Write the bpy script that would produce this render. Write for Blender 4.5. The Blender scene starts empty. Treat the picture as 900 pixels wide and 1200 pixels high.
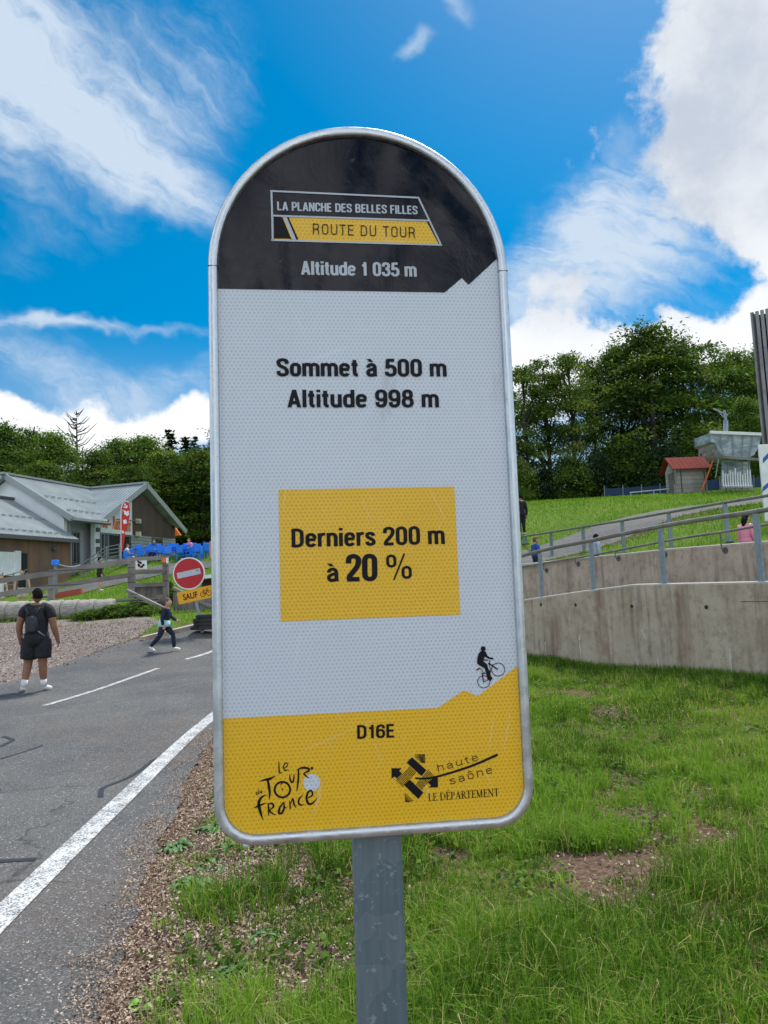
import bpy, bmesh, math, random
import numpy as np
from mathutils import Vector, Matrix
R = math.radians
rnd = random.Random(7)
rng = np.random.default_rng(7)
SC = bpy.context.scene
COL = SC.collection

# ------------------------------------------------------------------ camera
CAM_LOC = Vector((0, 0, 1.65))
CAM_ROT = Matrix.Rotation(R(90 + 5.8), 3, 'X') @ Matrix.Rotation(R(-2.5), 3, 'Z')
cd = bpy.data.cameras.new('camera')
cam = bpy.data.objects.new('camera', cd)
COL.objects.link(cam)
cam.matrix_world = Matrix.Translation(CAM_LOC) @ CAM_ROT.to_4x4()
cd.sensor_fit = 'VERTICAL'
cd.sensor_height = 36
cd.sensor_width = 36
cd.lens = 27
cd.clip_start = 0.05
cd.clip_end = 2000
SC.camera = cam

# ------------------------------------------------------------------ world and sun
SUN_EL, SUN_AZ = 60, 28            # azimuth clockwise from +Y: the sun stands ahead, right of the sign
SKY_STRENGTH = 0.13
W = bpy.data.worlds.new('World')
SC.world = W
W.use_nodes = True
NT = W.node_tree
NT.nodes.clear()


class G:
    """small helper to write node graphs"""
    def __init__(self, nt): self.nt = nt
    def n(self, t, **k):
        x = self.nt.nodes.new(t)
        for a, v in k.items(): setattr(x, a, v)
        return x
    def put(self, sock, v):
        if isinstance(v, bpy.types.NodeSocket): self.nt.links.new(v, sock)
        elif v is not None:
            if sock.type == 'RGBA' and len(v) == 3: v = (*v, 1)
            sock.default_value = v
    def m(self, op, a, b=None, c=None, clamp=False):
        x = self.n('ShaderNodeMath', operation=op, use_clamp=clamp)
        for i, v in enumerate((a, b, c)): self.put(x.inputs[i], v) if v is not None else None
        return x.outputs[0]
    def v(self, op, a, b=None, scale=None):
        x = self.n('ShaderNodeVectorMath', operation=op)
        self.put(x.inputs[0], a)
        if b is not None: self.put(x.inputs[1], b)
        if scale is not None: self.put(x.inputs['Scale'], scale)
        return x.outputs['Value' if op in ('DOT_PRODUCT', 'LENGTH', 'DISTANCE') else 'Vector']
    def noise(self, vec, scale, detail=4, rough=.55, dist=0, col=False):
        x = self.n('ShaderNodeTexNoise')
        if vec is not None: self.put(x.inputs['Vector'], vec)
        self.put(x.inputs['Scale'], scale); self.put(x.inputs['Detail'], detail)
        self.put(x.inputs['Roughness'], rough); self.put(x.inputs['Distortion'], dist)
        return x.outputs['Color' if col else 'Fac']
    def vor(self, vec, scale, feature='F1', out='Distance', rand=1):
        x = self.n('ShaderNodeTexVoronoi', feature=feature)
        if vec is not None: self.put(x.inputs['Vector'], vec)
        self.put(x.inputs['Scale'], scale); self.put(x.inputs['Randomness'], rand)
        return x.outputs[out]
    def rng(self, v, a, b, c=0, d=1, smooth=True):
        x = self.n('ShaderNodeMapRange', interpolation_type='SMOOTHSTEP' if smooth else 'LINEAR')
        for i, q in enumerate((v, a, b, c, d)): self.put(x.inputs[i], q)
        return x.outputs[0]
    def mix(self, f, a, b, blend='MIX'):
        x = self.n('ShaderNodeMix', data_type='RGBA', blend_type=blend)
        self.put(x.inputs[0], f); self.put(x.inputs[6], a); self.put(x.inputs[7], b)
        return x.outputs[2]
    def mul(self, a, k):
        return self.mix(1.0, a, k, 'MULTIPLY')
    def xyz(self, v):
        x = self.n('ShaderNodeSeparateXYZ'); self.put(x.inputs[0], v); return x.outputs
    def comb(self, x_, y_, z_):
        x = self.n('ShaderNodeCombineXYZ')
        for i, q in enumerate((x_, y_, z_)): self.put(x.inputs[i], q)
        return x.outputs[0]
    def bump(self, h, strength=.3, dist=.01, normal=None):
        x = self.n('ShaderNodeBump'); self.put(x.inputs['Height'], h)
        self.put(x.inputs['Strength'], strength); self.put(x.inputs['Distance'], dist)
        if normal is not None: self.put(x.inputs['Normal'], normal)
        return x.outputs[0]


g = G(NT)
sky = g.n('ShaderNodeTexSky', sky_type='NISHITA', sun_disc=False)
sky.sun_elevation = R(SUN_EL); sky.sun_rotation = R(SUN_AZ)
sky.altitude = 900; sky.air_density = 1.0; sky.dust_density = .6; sky.ozone_density = 2.0
SKYV = g.n('ShaderNodeTexCoord').outputs['Generated']
g.put(sky.inputs['Vector'], g.v('NORMALIZE', g.v('ADD', SKYV, (0, 0, .14))))
hs = g.n('ShaderNodeHueSaturation')
hs.inputs['Hue'].default_value = .483
hs.inputs['Saturation'].default_value = 1.62
hs.inputs['Value'].default_value = .56
g.put(hs.inputs['Color'], sky.outputs[0])
skycol = hs.outputs[0]
D = g.n('ShaderNodeTexCoord').outputs['Generated']
dx, dy, dz = g.xyz(D)
az = g.m('MULTIPLY', g.m('ARCTAN2', dx, dy), 180 / math.pi)
el = g.m('MULTIPLY', g.m('ARCSINE', dz), 180 / math.pi)
warp = g.v('SCALE', g.v('SUBTRACT', g.noise(D, 3.5, 5, .6, col=True), (.5, .5, .5)), scale=10)
wx, wy, wz = g.xyz(warp)
azw = g.m('ADD', az, wx); elw = g.m('ADD', el, wy)
def blob(a0, e0, ra, re, rot=0, w=1.0):
    c, s = math.cos(R(rot)), math.sin(R(rot))
    u = g.m('SUBTRACT', azw, a0); v = g.m('SUBTRACT', elw, e0)
    p = g.m('ADD', g.m('MULTIPLY', u, c / ra), g.m('MULTIPLY', v, s / ra))
    q = g.m('ADD', g.m('MULTIPLY', u, -s / re), g.m('MULTIPLY', v, c / re))
    d2 = g.m('ADD', g.m('MULTIPLY', p, p), g.m('MULTIPLY', q, q))
    return g.m('MULTIPLY', g.m('EXPONENT', g.m('MULTIPLY', d2, -1.0)), w)
def total(bl):
    t = bl[0]
    for b in bl[1:]: t = g.m('ADD', t, b)
    return t
# puffy cumulus: banks of cloud standing low over the trees and a big one high on the right
puff_b = total([blob(33, 31, 10.5, 10, 0, 1.5), blob(28, 25, 4.0, 7, 20, 1.0), blob(33, 21, 4, 4, 0, .6), blob(-15.5, 12.6, 7.5, 2.3, 8, 1.2), blob(-25.5, 11.6, 4.5, 1.8, -8, .95),
                blob(21.5, 15.2, 7, 2.1, 0, 1.2), blob(32, 15, 7, 3.0, 0, 1.15), blob(13, 15.5, 5, 2.2, 0, .8), blob(13.5, 20.2, 2.6, 2.8, 0, .9), blob(3, 12, 12, 4, 0, 1.2), blob(-42, 14, 12, 5, 0, 1.1), blob(55, 30, 14, 14, 0, 1.2)])
pn = g.noise(D, 9, 8, .6)
pn2 = g.noise(D, 30, 5, .6)
puff = g.rng(g.m('ADD', puff_b, g.m('ADD', g.m('MULTIPLY', g.m('SUBTRACT', pn, .5), 2.1), g.m('MULTIPLY', g.m('SUBTRACT', pn2, .5), .5))), .48, .86)
# thin veils, stretched by the wind
cc, ss = math.cos(R(-22)), math.sin(R(-22))
sv = g.comb(g.m('ADD', g.m('MULTIPLY', azw, cc * .06), g.m('MULTIPLY', elw, ss * .06)), g.m('ADD', g.m('MULTIPLY', azw, -ss * .22), g.m('MULTIPLY', elw, cc * .22)), 0.0)
vn = g.noise(sv, 3.2, 8, .62, .4)
vn2 = g.noise(D, 14, 7, .65)
veil_b = total([blob(-27, 34, 9, 6.5, -12, 1.45), blob(-18, 29.8, 10, 2.4, -24, 1.25), blob(-14, 33.5, 6, 5, 0, .35), blob(-22, 18.9, 12, .5, -2, .85), blob(-24, 16, 7, 2.4, -20, .8),
                blob(17.5, 24, 7.5, 4.6, 22, 1.35), blob(13, 19.5, 9, 4, 10, .75), blob(24, 19, 6, 3.4, 10, .35), blob(3, 36.2, 2.0, .8, 10, .85), blob(6.5, 37.6, 1.5, .8, -10, .75), blob(-24, 24, 8, 3, 20, .25), blob(-12, 36, 5, 4, 40, .4), blob(-16, 15.2, 7, 2, 12, .7)])
veil = g.rng(g.m('ADD', g.m('MULTIPLY', veil_b, g.m('ADD', .12, g.m('MULTIPLY', vn, 1.5))), g.m('MULTIPLY', g.m('SUBTRACT', vn2, .5), g.m('ADD', .25, g.m('MULTIPLY', veil_b, .7)))), .22, 1.4, 0, .95)
# scattered cloud added on the unseen dome behind, extra bright to light the sign
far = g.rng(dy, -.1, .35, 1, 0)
fill_cloud = g.m('MULTIPLY', g.rng(g.noise(D, 2.6, 7, .6), .47, .62), far)
shade = g.rng(g.noise(g.v('ADD', D, (.03, 0, .05)), 7, 6, .6), .34, .62)
lowk = g.rng(el, 14, 25, .0, .75)
pcol = g.mix(g.m('MULTIPLY', g.m('SUBTRACT', 1.0, shade), lowk), g.mix(g.rng(el, 15, 26), (4.2, 4.25, 4.3), (3.25, 3.4, 3.6)), (2.05, 2.3, 2.75))
skycol = g.mix(g.rng(el, 20, 5, 0, .8), skycol, (2.3, 2.8, 3.35))
col = g.mix(veil, skycol, (2.6, 3.05, 3.6))
col = g.mix(g.m('MULTIPLY', puff, .97), col, pcol)
col = g.mix(g.m('MULTIPLY', fill_cloud, .9), col, (10.5, 10.6, 10.9))
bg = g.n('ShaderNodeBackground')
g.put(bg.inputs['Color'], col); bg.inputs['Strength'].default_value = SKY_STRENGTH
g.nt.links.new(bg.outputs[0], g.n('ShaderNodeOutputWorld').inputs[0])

sd = bpy.data.lights.new('sun', 'SUN')
sd.energy = 2.3; sd.angle = R(10); sd.color = (1, .955, .88)
sun = bpy.data.objects.new('sun', sd); COL.objects.link(sun)
sun.rotation_euler = (R(90 - SUN_EL), 0, R(180 - SUN_AZ))
sun.location = (20, 40, 60)
vs = SC.view_settings
vs.view_transform = 'Standard'; vs.look = 'None'; vs.gamma = 1; vs.use_curve_mapping = False
vs.exposure = 0.95
SC.cycles.max_bounces = 6
SC.cycles.transparent_max_bounces = 8

# ------------------------------------------------------------------ reading distances off the camera
def ray(px, py):
    return CAM_ROT @ Vector(((px - 450) / 900, -(py - 600) / 900, -1))
def at(px, py, Y):
    d = ray(px, py); return CAM_LOC + d * (Y / d.y)
def on_plane(px, py, P, n):
    d = ray(px, py); n = Vector(n); return CAM_LOC + d * ((Vector(P) - CAM_LOC).dot(n) / d.dot(n))
def on_wall(px, py, A, B):
    return on_plane(px, py, (A[0], A[1], 0), (-(B[1] - A[1]), B[0] - A[0], 0))
def atz(px, py, z):
    d = ray(px, py); return CAM_LOC + d * ((z - CAM_LOC.z) / d.z)

# ------------------------------------------------------------------ materials
def mat(name, build=None, col=(.5, .5, .5), rough=.6, metal=0, var=.12, vscale=6, bump=0, bscale=60, spec=.5, two=False):
    m = bpy.data.materials.new(name); m.use_nodes = True
    q = G(m.node_tree); b = m.node_tree.nodes['Principled BSDF']
    b.inputs['Roughness'].default_value = rough; b.inputs['Metallic'].default_value = metal
    b.inputs['Specular IOR Level'].default_value = spec
    if build: build(q, b)
    else:
        oc = q.n('ShaderNodeTexCoord').outputs['Object']
        nz = q.noise(oc, vscale, 5, .6)
        k = q.rng(nz, .25, .75, 1 - var, 1 + var, False)
        q.put(b.inputs['Base Color'], q.v('SCALE', (*col,), scale=k))
        if bump: q.put(b.inputs['Normal'], q.bump(q.noise(oc, bscale, 4, .6), bump, .05 if bscale < 20 else .01))
    return m
def pos(q): return q.n('ShaderNodeNewGeometry').outputs['Position']
def objc(q): return q.n('ShaderNodeTexCoord').outputs['Object']
M = {}
def simple(k, c, rough=.6, **a): M[k] = mat(k, None, c, rough, **a)
simple('black_cloth', (.012, .012, .015), .85, bump=.9, bscale=9)
simple('navy_cloth', (.014, .017, .045), .85, bump=.9, bscale=12)
simple('blue_cloth', (.02, .07, .28), .8)
simple('grey_cloth', (.33, .37, .45), .8)
simple('white_cloth', (.7, .7, .7), .8)
simple('aqua_cloth', (.36, .62, .62), .8)
simple('pink_cloth', (.75, .25, .38), .8)
simple('beige_cloth', (.5, .42, .3), .8)
simple('skin_brown', (.24, .11, .06), .55)
simple('skin_light', (.55, .33, .24), .55)
simple('hair_black', (.012, .01, .009), .9, spec=.1, bump=.8)
simple('hair_brown', (.13, .065, .03), .7)
simple('eye_dark', (.02, .015, .012), .2)
simple('lip', (.4, .16, .13), .5)
simple('shoe_white', (.75, .74, .7), .6)
simple('shoe_sole', (.55, .5, .42), .7)
simple('rubber', (.03, .03, .033), .8, bump=.3)
simple('blue_plastic', (.008, .2, .8), .4)
simple('white_paint', (.75, .75, .74), .6)
simple('grey_paint', (.2, .22, .24), .5)
simple('dark_metal', (.09, .095, .1), .45)
simple('red_paint', (.48, .012, .014), .4)
simple('red_banner', (.62, .02, .02), .6)
simple('orange_paint', (.75, .16, .03), .5)
simple('sign_yellow', (.78, .36, .008), .45)
simple('black_print', (.006, .006, .008), .55, spec=.2)
simple('grey_print', (.46, .5, .55), .45)
simple('white_print', (.78, .79, .8), .45)
simple('dark_interior', (.012, .012, .014), .6)
simple('glass_dark', (.03, .035, .04), .08)
simple('orange_kerb', (.36, .06, .04), .7)
simple('blue_net', (.012, .04, .1), .8)
simple('dandelion_white', (.7, .7, .66), .9)
simple('weed_leaf', (.06, .15, .025), .6, var=.35, vscale=8)
simple('weed_lime', (.16, .31, .02), .5, var=.25, vscale=8)
simple('plantain', (.11, .22, .06), .5)
simple('dead_wood', (.09, .075, .065), .8)
simple('tree_bark', (.05, .042, .035), .9, var=.4, bump=.5)
simple('blue_print', (.02, .1, .35), .5)

def _galv(q, b):
    p = objc(q)
    s = q.vor(p, 38, out='Color'); s = q.xyz(s)[0]
    n = q.noise(p, 9, 6, .6); f = q.noise(p, 160, 3, .6)
    k = q.m('ADD', q.m('MULTIPLY', s, .07), q.m('ADD', q.m('MULTIPLY', n, .34), q.m('MULTIPLY', f, .2)))
    q.put(b.inputs['Base Color'], q.mix(q.rng(k, .15, .48, 0, 1), (.15, .19, .225), (.32, .37, .41)))
    q.put(b.inputs['Roughness'], q.rng(n, .3, .7, .38, .62))
    q.put(b.inputs['Normal'], q.bump(f, .12, .002))
M['galvanised'] = mat('galvanised_steel', _galv, metal=.35, rough=.5)
def _post(q, b):
    p = objc(q); x, y, z = q.xyz(p)
    st = q.comb(q.m('MULTIPLY', x, 30.0), 0.0, q.m('MULTIPLY', z, 2.2))
    n = q.noise(st, 3, 5, .6); bl = q.vor(q.v('ADD', p, q.v('SCALE', q.noise(p, 18, 3, col=True), scale=.05)), 17, out='Color')
    bl = q.xyz(bl)[0]; sp = q.rng(q.noise(p, 95, 2, .5), .63, .7)
    c = q.mix(q.rng(n, .3, .7), (.1, .15, .175), (.14, .19, .215))
    c = q.mix(q.m('MULTIPLY', q.rng(bl, .6, .72), .16), c, (.3, .37, .42))
    c = q.mix(q.m('MULTIPLY', sp, .4), c, (.42, .47, .5))
    q.put(b.inputs['Base Color'], c); q.put(b.inputs['Roughness'], q.rng(bl, .5, .8, .5, .4))
    q.put(b.inputs['Normal'], q.bump(n, .1, .002))
M['post_steel'] = mat('weathered_post_steel', _post, metal=.3, rough=.5)
def _rim(q, b):
    p = objc(q); n = q.noise(p, 30, 6, .65); f = q.noise(p, 240, 3, .6)
    sp = q.rng(q.noise(p, 120, 3, .7), .62, .7)
    c = q.mix(q.rng(n, .35, .7), (.5, .54, .57), (.66, .69, .71))
    c = q.mix(q.m('MULTIPLY', sp, .5), c, (.8, .8, .8))
    c = q.mix(q.m('MULTIPLY', q.rng(q.noise(p, 70, 4, .7), .66, .72), .6), c, (.12, .11, .1))
    q.put(b.inputs['Base Color'], c); q.put(b.inputs['Roughness'], q.rng(n, .3, .7, .3, .5))
    q.put(b.inputs['Normal'], q.bump(f, .15, .002))
M['rim'] = mat('sign_rim_aluminium', _rim, metal=.85, rough=.4)

def hexpat(q, p, pitch):
    x, y, z = q.xyz(p); k = 2 * math.pi / (pitch * math.sqrt(3) / 2)
    a = q.m('COSINE', q.m('MULTIPLY', z, k))
    c = q.m('COSINE', q.m('ADD', q.m('MULTIPLY', x, k * .8660254), q.m('MULTIPLY', z, k * .5)))
    d = q.m('COSINE', q.m('SUBTRACT', q.m('MULTIPLY', x, k * .8660254), q.m('MULTIPLY', z, k * .5)))
    return q.m('ADD', a, q.m('ADD', c, d))       # 3 at lattice points, -1.5 between
def scratches(q, p, ang, sc, lo):
    x, y, z = q.xyz(p); c, s = math.cos(R(ang)), math.sin(R(ang))
    u = q.m('ADD', q.m('MULTIPLY', x, c), q.m('MULTIPLY', z, s)); v = q.m('SUBTRACT', q.m('MULTIPLY', z, c), q.m('MULTIPLY', x, s))
    return q.rng(q.noise(q.comb(q.m('MULTIPLY', u, .9), q.m('MULTIPLY', v, 22.0), 0.0), sc, 2, .5, .15), lo, lo + .03)
def reflective(colour, dots, k=.75):
    def f(q, b):
        p = objc(q); h = hexpat(q, p, .0068)
        dirt = q.noise(p, 5, 6, .65)
        c = q.mix(q.m('MULTIPLY', q.rng(h, .5, 2.6), k), colour, dots)
        c = q.mix(q.m('MULTIPLY', q.rng(dirt, .5, .8), .25), c, tuple(.82 * v for v in colour))
        s = q.m('ADD', scratches(q, p, 78, 5, .68), scratches(q, p, -66, 6, .69)); s = q.m('ADD', s, scratches(q, p, 20, 4, .7), None, True)
        c = q.mix(q.m('MULTIPLY', s, .17), c, (.8, .82, .85))
        sm = q.m('MULTIPLY', q.rng(q.noise(q.v('MULTIPLY', p, (1, 1, .4)), 11, 5, .7), .6, .74), .32)
        c = q.mix(sm, c, (.3, .29, .27))
        q.put(b.inputs['Base Color'], c)
        q.put(b.inputs['Roughness'], q.rng(dirt, .3, .7, .3, .46))
        q.put(b.inputs['Normal'], q.bump(q.m('ADD', q.m('MULTIPLY', h, .12), q.m('MULTIPLY', q.noise(p, 9, 3), 1.2)), .16, .003))
    return f
M['sheet_white'] = mat('reflective_white_sheeting', reflective((.62, .665, .72), (.3, .345, .4), .6))
M['sheet_yellow'] = mat('reflective_yellow_sheeting', reflective((.84, .49, .014), (.42, .225, .01), .6))
def _film(q, b):
    p = objc(q); w = q.noise(q.v('MULTIPLY', p, (1.2, 1, 1)), 8, 5, .6, 1.2); f = q.noise(p, 55, 5, .65); gr = q.noise(p, 300, 2, .5)
    t = q.rng(q.noise(p, 6, 6, .7), .4, .75)
    c = q.mix(t, (.006, .006, .011), (.018, .018, .025))
    c = q.mix(q.m('MULTIPLY', q.rng(f, .64, .72), .35), c, (.14, .14, .15))
    q.put(b.inputs['Base Color'], c)
    q.put(b.inputs['Roughness'], q.rng(f, .3, .7, .12, .26))
    h = q.m('ADD', q.m('MULTIPLY', w, .35), q.m('ADD', q.m('MULTIPLY', f, .07), q.m('MULTIPLY', gr, .012)))
    big = q.bump(q.noise(q.v('MULTIPLY', p, (1, 1, .6)), 4, 2, .5, .4), .55, .06)
    q.put(b.inputs['Normal'], q.bump(h, .25, .01, big))
M['sheet_black'] = mat('wrinkled_black_film', _film, spec=.2)

def _asphalt(q, b):
    p = pos(q)
    big = q.noise(p, .55, 5, .6); mid = q.noise(p, 3, 5, .6); st = q.vor(p, 130, out='Color'); sx, sy, sz = q.xyz(st)
    n2 = q.noise(p, 260, 2, .6)
    c = q.mix(q.rng(big, .36, .64), (.045, .047, .048), (.1, .095, .087))
    red = q.rng(q.noise(q.v('ADD', p, (31, 7, 0)), .33, 5, .65), .5, .66)
    c = q.mix(q.m('MULTIPLY', red, .65), c, (.105, .077, .064))
    c = q.mix(q.m('MULTIPLY', q.rng(mid, .45, .75), .35), c, (.05, .05, .052))
    c = q.mix(q.m('MULTIPLY', q.rng(sx, .55, 1.0, 0, 1, False), .75), c, (.2, .2, .195))
    c = q.mix(q.m('MULTIPLY', q.rng(sy, .78, .95), .7), c, (.03, .03, .032))
    c = q.mix(q.m('MULTIPLY', q.rng(sz, .965, .985), .8), c, (.5, .48, .45))
    cr = q.vor(q.v('ADD', p, q.v('SCALE', q.noise(p, 1.5, 4, col=True), scale=.7)), .33, 'DISTANCE_TO_EDGE')
    crk = q.m('MULTIPLY', q.rng(cr, .0, .006, 1, 0), q.rng(q.noise(p, .5, 3), .5, .6))
    c = q.mix(q.m('MULTIPLY', crk, .8), c, (.025, .025, .026))
    q.put(b.inputs['Base Color'], c); b.inputs['Roughness'].default_value = .85
    q.put(b.inputs['Normal'], q.bump(q.m('ADD', sx, n2), .35, .006))
M['asphalt'] = mat('asphalt', _asphalt)
def _paint(q, b):
    p = pos(q); n = q.noise(p, 60, 4, .7); n2 = q.noise(p, 7, 5, .65); st = q.xyz(q.vor(p, 110, out='Color'))[0]
    w = q.rng(q.m('ADD', q.m('MULTIPLY', n, .5), q.m('ADD', q.m('MULTIPLY', n2, .35), q.m('MULTIPLY', st, .28))), 0.545, .66)
    c = q.mix(q.rng(n2, .3, .7), (.68, .68, .66), (.5, .5, .49))
    q.put(b.inputs['Base Color'], q.mix(w, c, (.13, .13, .13))); b.inputs['Roughness'].default_value = .7
    q.put(b.inputs['Normal'], q.bump(st, .3, .004))
M['road_paint'] = mat('worn_road_paint', _paint)
def _gravel(q, b):
    p = pos(q); st = q.vor(p, 38, out='Color'); sx, sy, sz = q.xyz(st); dd = q.vor(p, 38)
    big = q.noise(p, .5, 5, .6)
    c = q.mix(q.rng(big, .35, .65), (.15, .105, .082), (.2, .155, .128))
    c = q.mix(q.m('MULTIPLY', sx, .45), c, (.3, .26, .23)); c = q.mix(q.m('MULTIPLY', q.rng(sy, .6, 1), .8), c, (.09, .075, .065))
    c = q.mix(q.m('MULTIPLY', q.rng(sz, .93, .96), .9), c, (.6, .58, .55))
    br = q.rng(q.noise(q.v('ADD', p, (3, 9, 0)), .9, 5, .65), .55, .68)
    c = q.mix(q.m('MULTIPLY', br, .5), c, (.17, .1, .06))
    q.put(b.inputs['Base Color'], c); b.inputs['Roughness'].default_value = .9
    q.put(b.inputs['Normal'], q.bump(q.m('SUBTRACT', 1.0, dd), .7, .03))
M['gravel'] = mat('gravel', _gravel)
def _ground(q, b):
    p = pos(q); a = q.n('ShaderNodeAttribute', attribute_name='green').outputs['Fac']
    n = q.noise(p, 1.1, 6, .65); f = q.noise(p, 24, 5, .65); f2 = q.noise(p, 90, 3, .6); br = q.noise(p, .25, 4, .6)
    dirt = q.mix(q.rng(f, .35, .65), (.12, .07, .045), (.25, .17, .12)); dirt = q.mix(q.m('MULTIPLY', q.rng(f2, .5, .7), .6), dirt, (.06, .042, .03))
    gr = q.mix(q.rng(br, .35, .65), (.1, .19, .024), (.145, .225, .035)); gr = q.mix(q.m('MULTIPLY', q.rng(n, .5, .72), .45), gr, (.19, .2, .06))
    gr = q.mix(q.m('MULTIPLY', q.rng(f, .5, .75), .55), gr, (.05, .1, .015))
    k = q.rng(q.m('ADD', a, q.m('MULTIPLY', q.m('SUBTRACT', f, .5), .7)), .35, .65)
    q.put(b.inputs['Base Color'], q.mix(k, dirt, gr)); b.inputs['Roughness'].default_value = .95; b.inputs['Specular IOR Level'].default_value = .1
    q.put(b.inputs['Normal'], q.bump(q.m('ADD', f, q.m('MULTIPLY', f2, .5)), .8, .05))
M['ground'] = mat('ground', _ground)
def _concrete(q, b):
    p = pos(q); x, y, z = q.xyz(p)
    t = q.m('SUBTRACT', q.m('MULTIPLY', y, .9), q.m('MULTIPLY', x, .43))
    n = q.noise(p, 2.2, 6, .65); f = q.noise(p, 45, 4, .65)
    st = q.noise(q.comb(q.m('MULTIPLY', t, 5.5), 0.0, q.m('MULTIPLY', z, .35)), 1.6, 5, .62)
    st2 = q.noise(q.comb(q.m('MULTIPLY', t, 16.0), 3.0, q.m('MULTIPLY', z, .6)), 1.5, 4, .6)
    st3 = q.noise(q.comb(q.m('MULTIPLY', t, 1.5), 9.0, q.m('MULTIPLY', z, .2)), 1.4, 4, .6)
    m2 = q.noise(p, 7, 6, .7)
    c = q.mix(q.rng(n, .3, .7), (.42, .33, .24), (.54, .44, .335))
    c = q.mix(q.m('MULTIPLY', q.rng(m2, .48, .68), .5), c, (.22, .165, .12))
    fade = q.rng(q.noise(q.v('MULTIPLY', p, (1, 1, .7)), 1.7, 6, .75), .36, .6)
    top = q.rng(q.m('ADD', z, q.m('MULTIPLY', q.noise(q.comb(q.m('MULTIPLY', t, 3.0), 0.0, 0.0), 1.2, 4, .7), 1.5)), .9, 2.3)
    c = q.mix(q.m('MULTIPLY', q.m('MULTIPLY', q.rng(st, .46, .7), fade), .7), c, (.16, .115, .085))
    c = q.mix(q.m('MULTIPLY', q.m('MULTIPLY', q.rng(st2, .55, .78), q.m('MULTIPLY', fade, top)), .7), c, (.11, .085, .07))
    c = q.mix(q.m('MULTIPLY', q.m('MULTIPLY', q.rng(st3, .55, .66), fade), .5), c, (.2, .1, .068))
    c = q.mix(q.m('MULTIPLY', q.m('MULTIPLY', q.rng(st2, .25, .38, 1, 0), fade), .4), c, (.46, .42, .36))
    pore = q.rng(q.vor(p, 30), .05, .1, 1, 0)
    c = q.mix(q.m('MULTIPLY', pore, q.rng(m2, .42, .6)), c, (.08, .065, .055))
    c = q.mix(q.m('MULTIPLY', q.rng(f, .56, .72), .5), c, (.15, .12, .095))
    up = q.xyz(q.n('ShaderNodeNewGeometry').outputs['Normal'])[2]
    c = q.mix(q.rng(up, .25, .5), c, (.46, .42, .36))  # upward faces painted paler, as the lit top edge of the wall
    q.put(b.inputs['Base Color'], c); b.inputs['Roughness'].default_value = .9
    q.put(b.inputs['Normal'], q.bump(f, .25, .01))
M['concrete'] = mat('stained_concrete', _concrete)
def _wood(c0, c1, c2, board=.14, axis=0):
    def f(q, b):
        p = objc(q); x, y, z = q.xyz(p)
        u = q.m('ADD', x, y) if axis == 0 else z
        lng = z if axis == 0 else q.m('ADD', x, y)
        bi = q.m('FLOOR', q.m('DIVIDE', u, board)); fr = q.m('FRACT', q.m('DIVIDE', u, board))
        rv = q.n('ShaderNodeTexWhiteNoise', noise_dimensions='1D'); q.put(rv.inputs['W'], bi)
        gn = q.noise(q.comb(q.m('MULTIPLY', u, 40.0), bi, q.m('MULTIPLY', lng, 2.0)), 1, 5, .6)
        n = q.noise(p, .9, 4, .6)
        c = q.mix(q.m('ADD', q.m('MULTIPLY', rv.outputs['Value'], .55), q.m('MULTIPLY', gn, .45)), c0, c1)
        c = q.mix(q.m('MULTIPLY', q.rng(n, .42, .65), .75), c, c2)
        gap = q.m('ADD', q.rng(fr, 0, .06, 1, 0), q.rng(fr, .94, 1, 0, 1))
        c = q.mix(q.m('MULTIPLY', gap, .8), c, (.012, .01, .008))
        q.put(b.inputs['Base Color'], c); b.inputs['Roughness'].default_value = .8
        q.put(b.inputs['Normal'], q.bump(gn, .3, .01))
    return f
M['cladding'] = mat('brown_cladding', _wood((.17, .09, .052), (.28, .16, .098), (.12, .095, .085)))
M['cladding_dark'] = mat('dark_cladding', _wood((.075, .045, .037), (.14, .09, .07), (.07, .055, .055), .2))
M['old_wood'] = mat('grey_weathered_wood', _wood((.16, .145, .13), (.27, .25, .23), (.12, .1, .085), .5, 1))
M['old_planks'] = mat('grey_weathered_planks', _wood((.12, .105, .09), (.22, .2, .175), (.09, .07, .055), .2))
M['slat_wood'] = mat('grey_slat_wood', _wood((.2, .19, .205), (.33, .32, .33), (.15, .14, .155), 1.0))
M['shed_wood'] = mat('pale_shed_boards', _wood((.3, .275, .25), (.42, .39, .36), (.24, .215, .19), .24, 1))
def _log(q, b):
    p = objc(q); n = q.noise(q.v('MULTIPLY', p, (.7, 5, 5)), 3, 5, .6); f = q.noise(p, 5, 4, .65)
    c = q.mix(q.rng(n, .3, .7), (.24, .215, .18), (.42, .4, .355)); c = q.mix(q.m('MULTIPLY', q.rng(f, .55, .75), .5), c, (.14, .125, .1))
    q.put(b.inputs['Base Color'], c); b.inputs['Roughness'].default_value = .9; q.put(b.inputs['Normal'], q.bump(n, .4, .03))
M['log'] = mat('bleached_log', _log)
def _roof(q, b):
    p = objc(q); n = q.noise(p, .8, 5, .6); f = q.noise(p, 14, 3, .6)
    c = q.mix(q.rng(n, .3, .7), (.27, .31, .32), (.36, .4, .405)); c = q.mix(q.m('MULTIPLY', q.rng(f, .55, .75), .3), c, (.22, .25, .25))
    q.put(b.inputs['Base Color'], c)
M['roof_metal'] = mat('grey_roof_metal', _roof, rough=.45, metal=.15)
simple('roof_edge', (.27, .3, .3), .5, var=.08)
simple('render_white', (.74, .76, .78), .8, var=.08, vscale=1)
simple('render_shaded', (.42, .44, .47), .8, var=.1, vscale=1)  # white render darkened, shade of the recessed wall put into the colour
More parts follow.
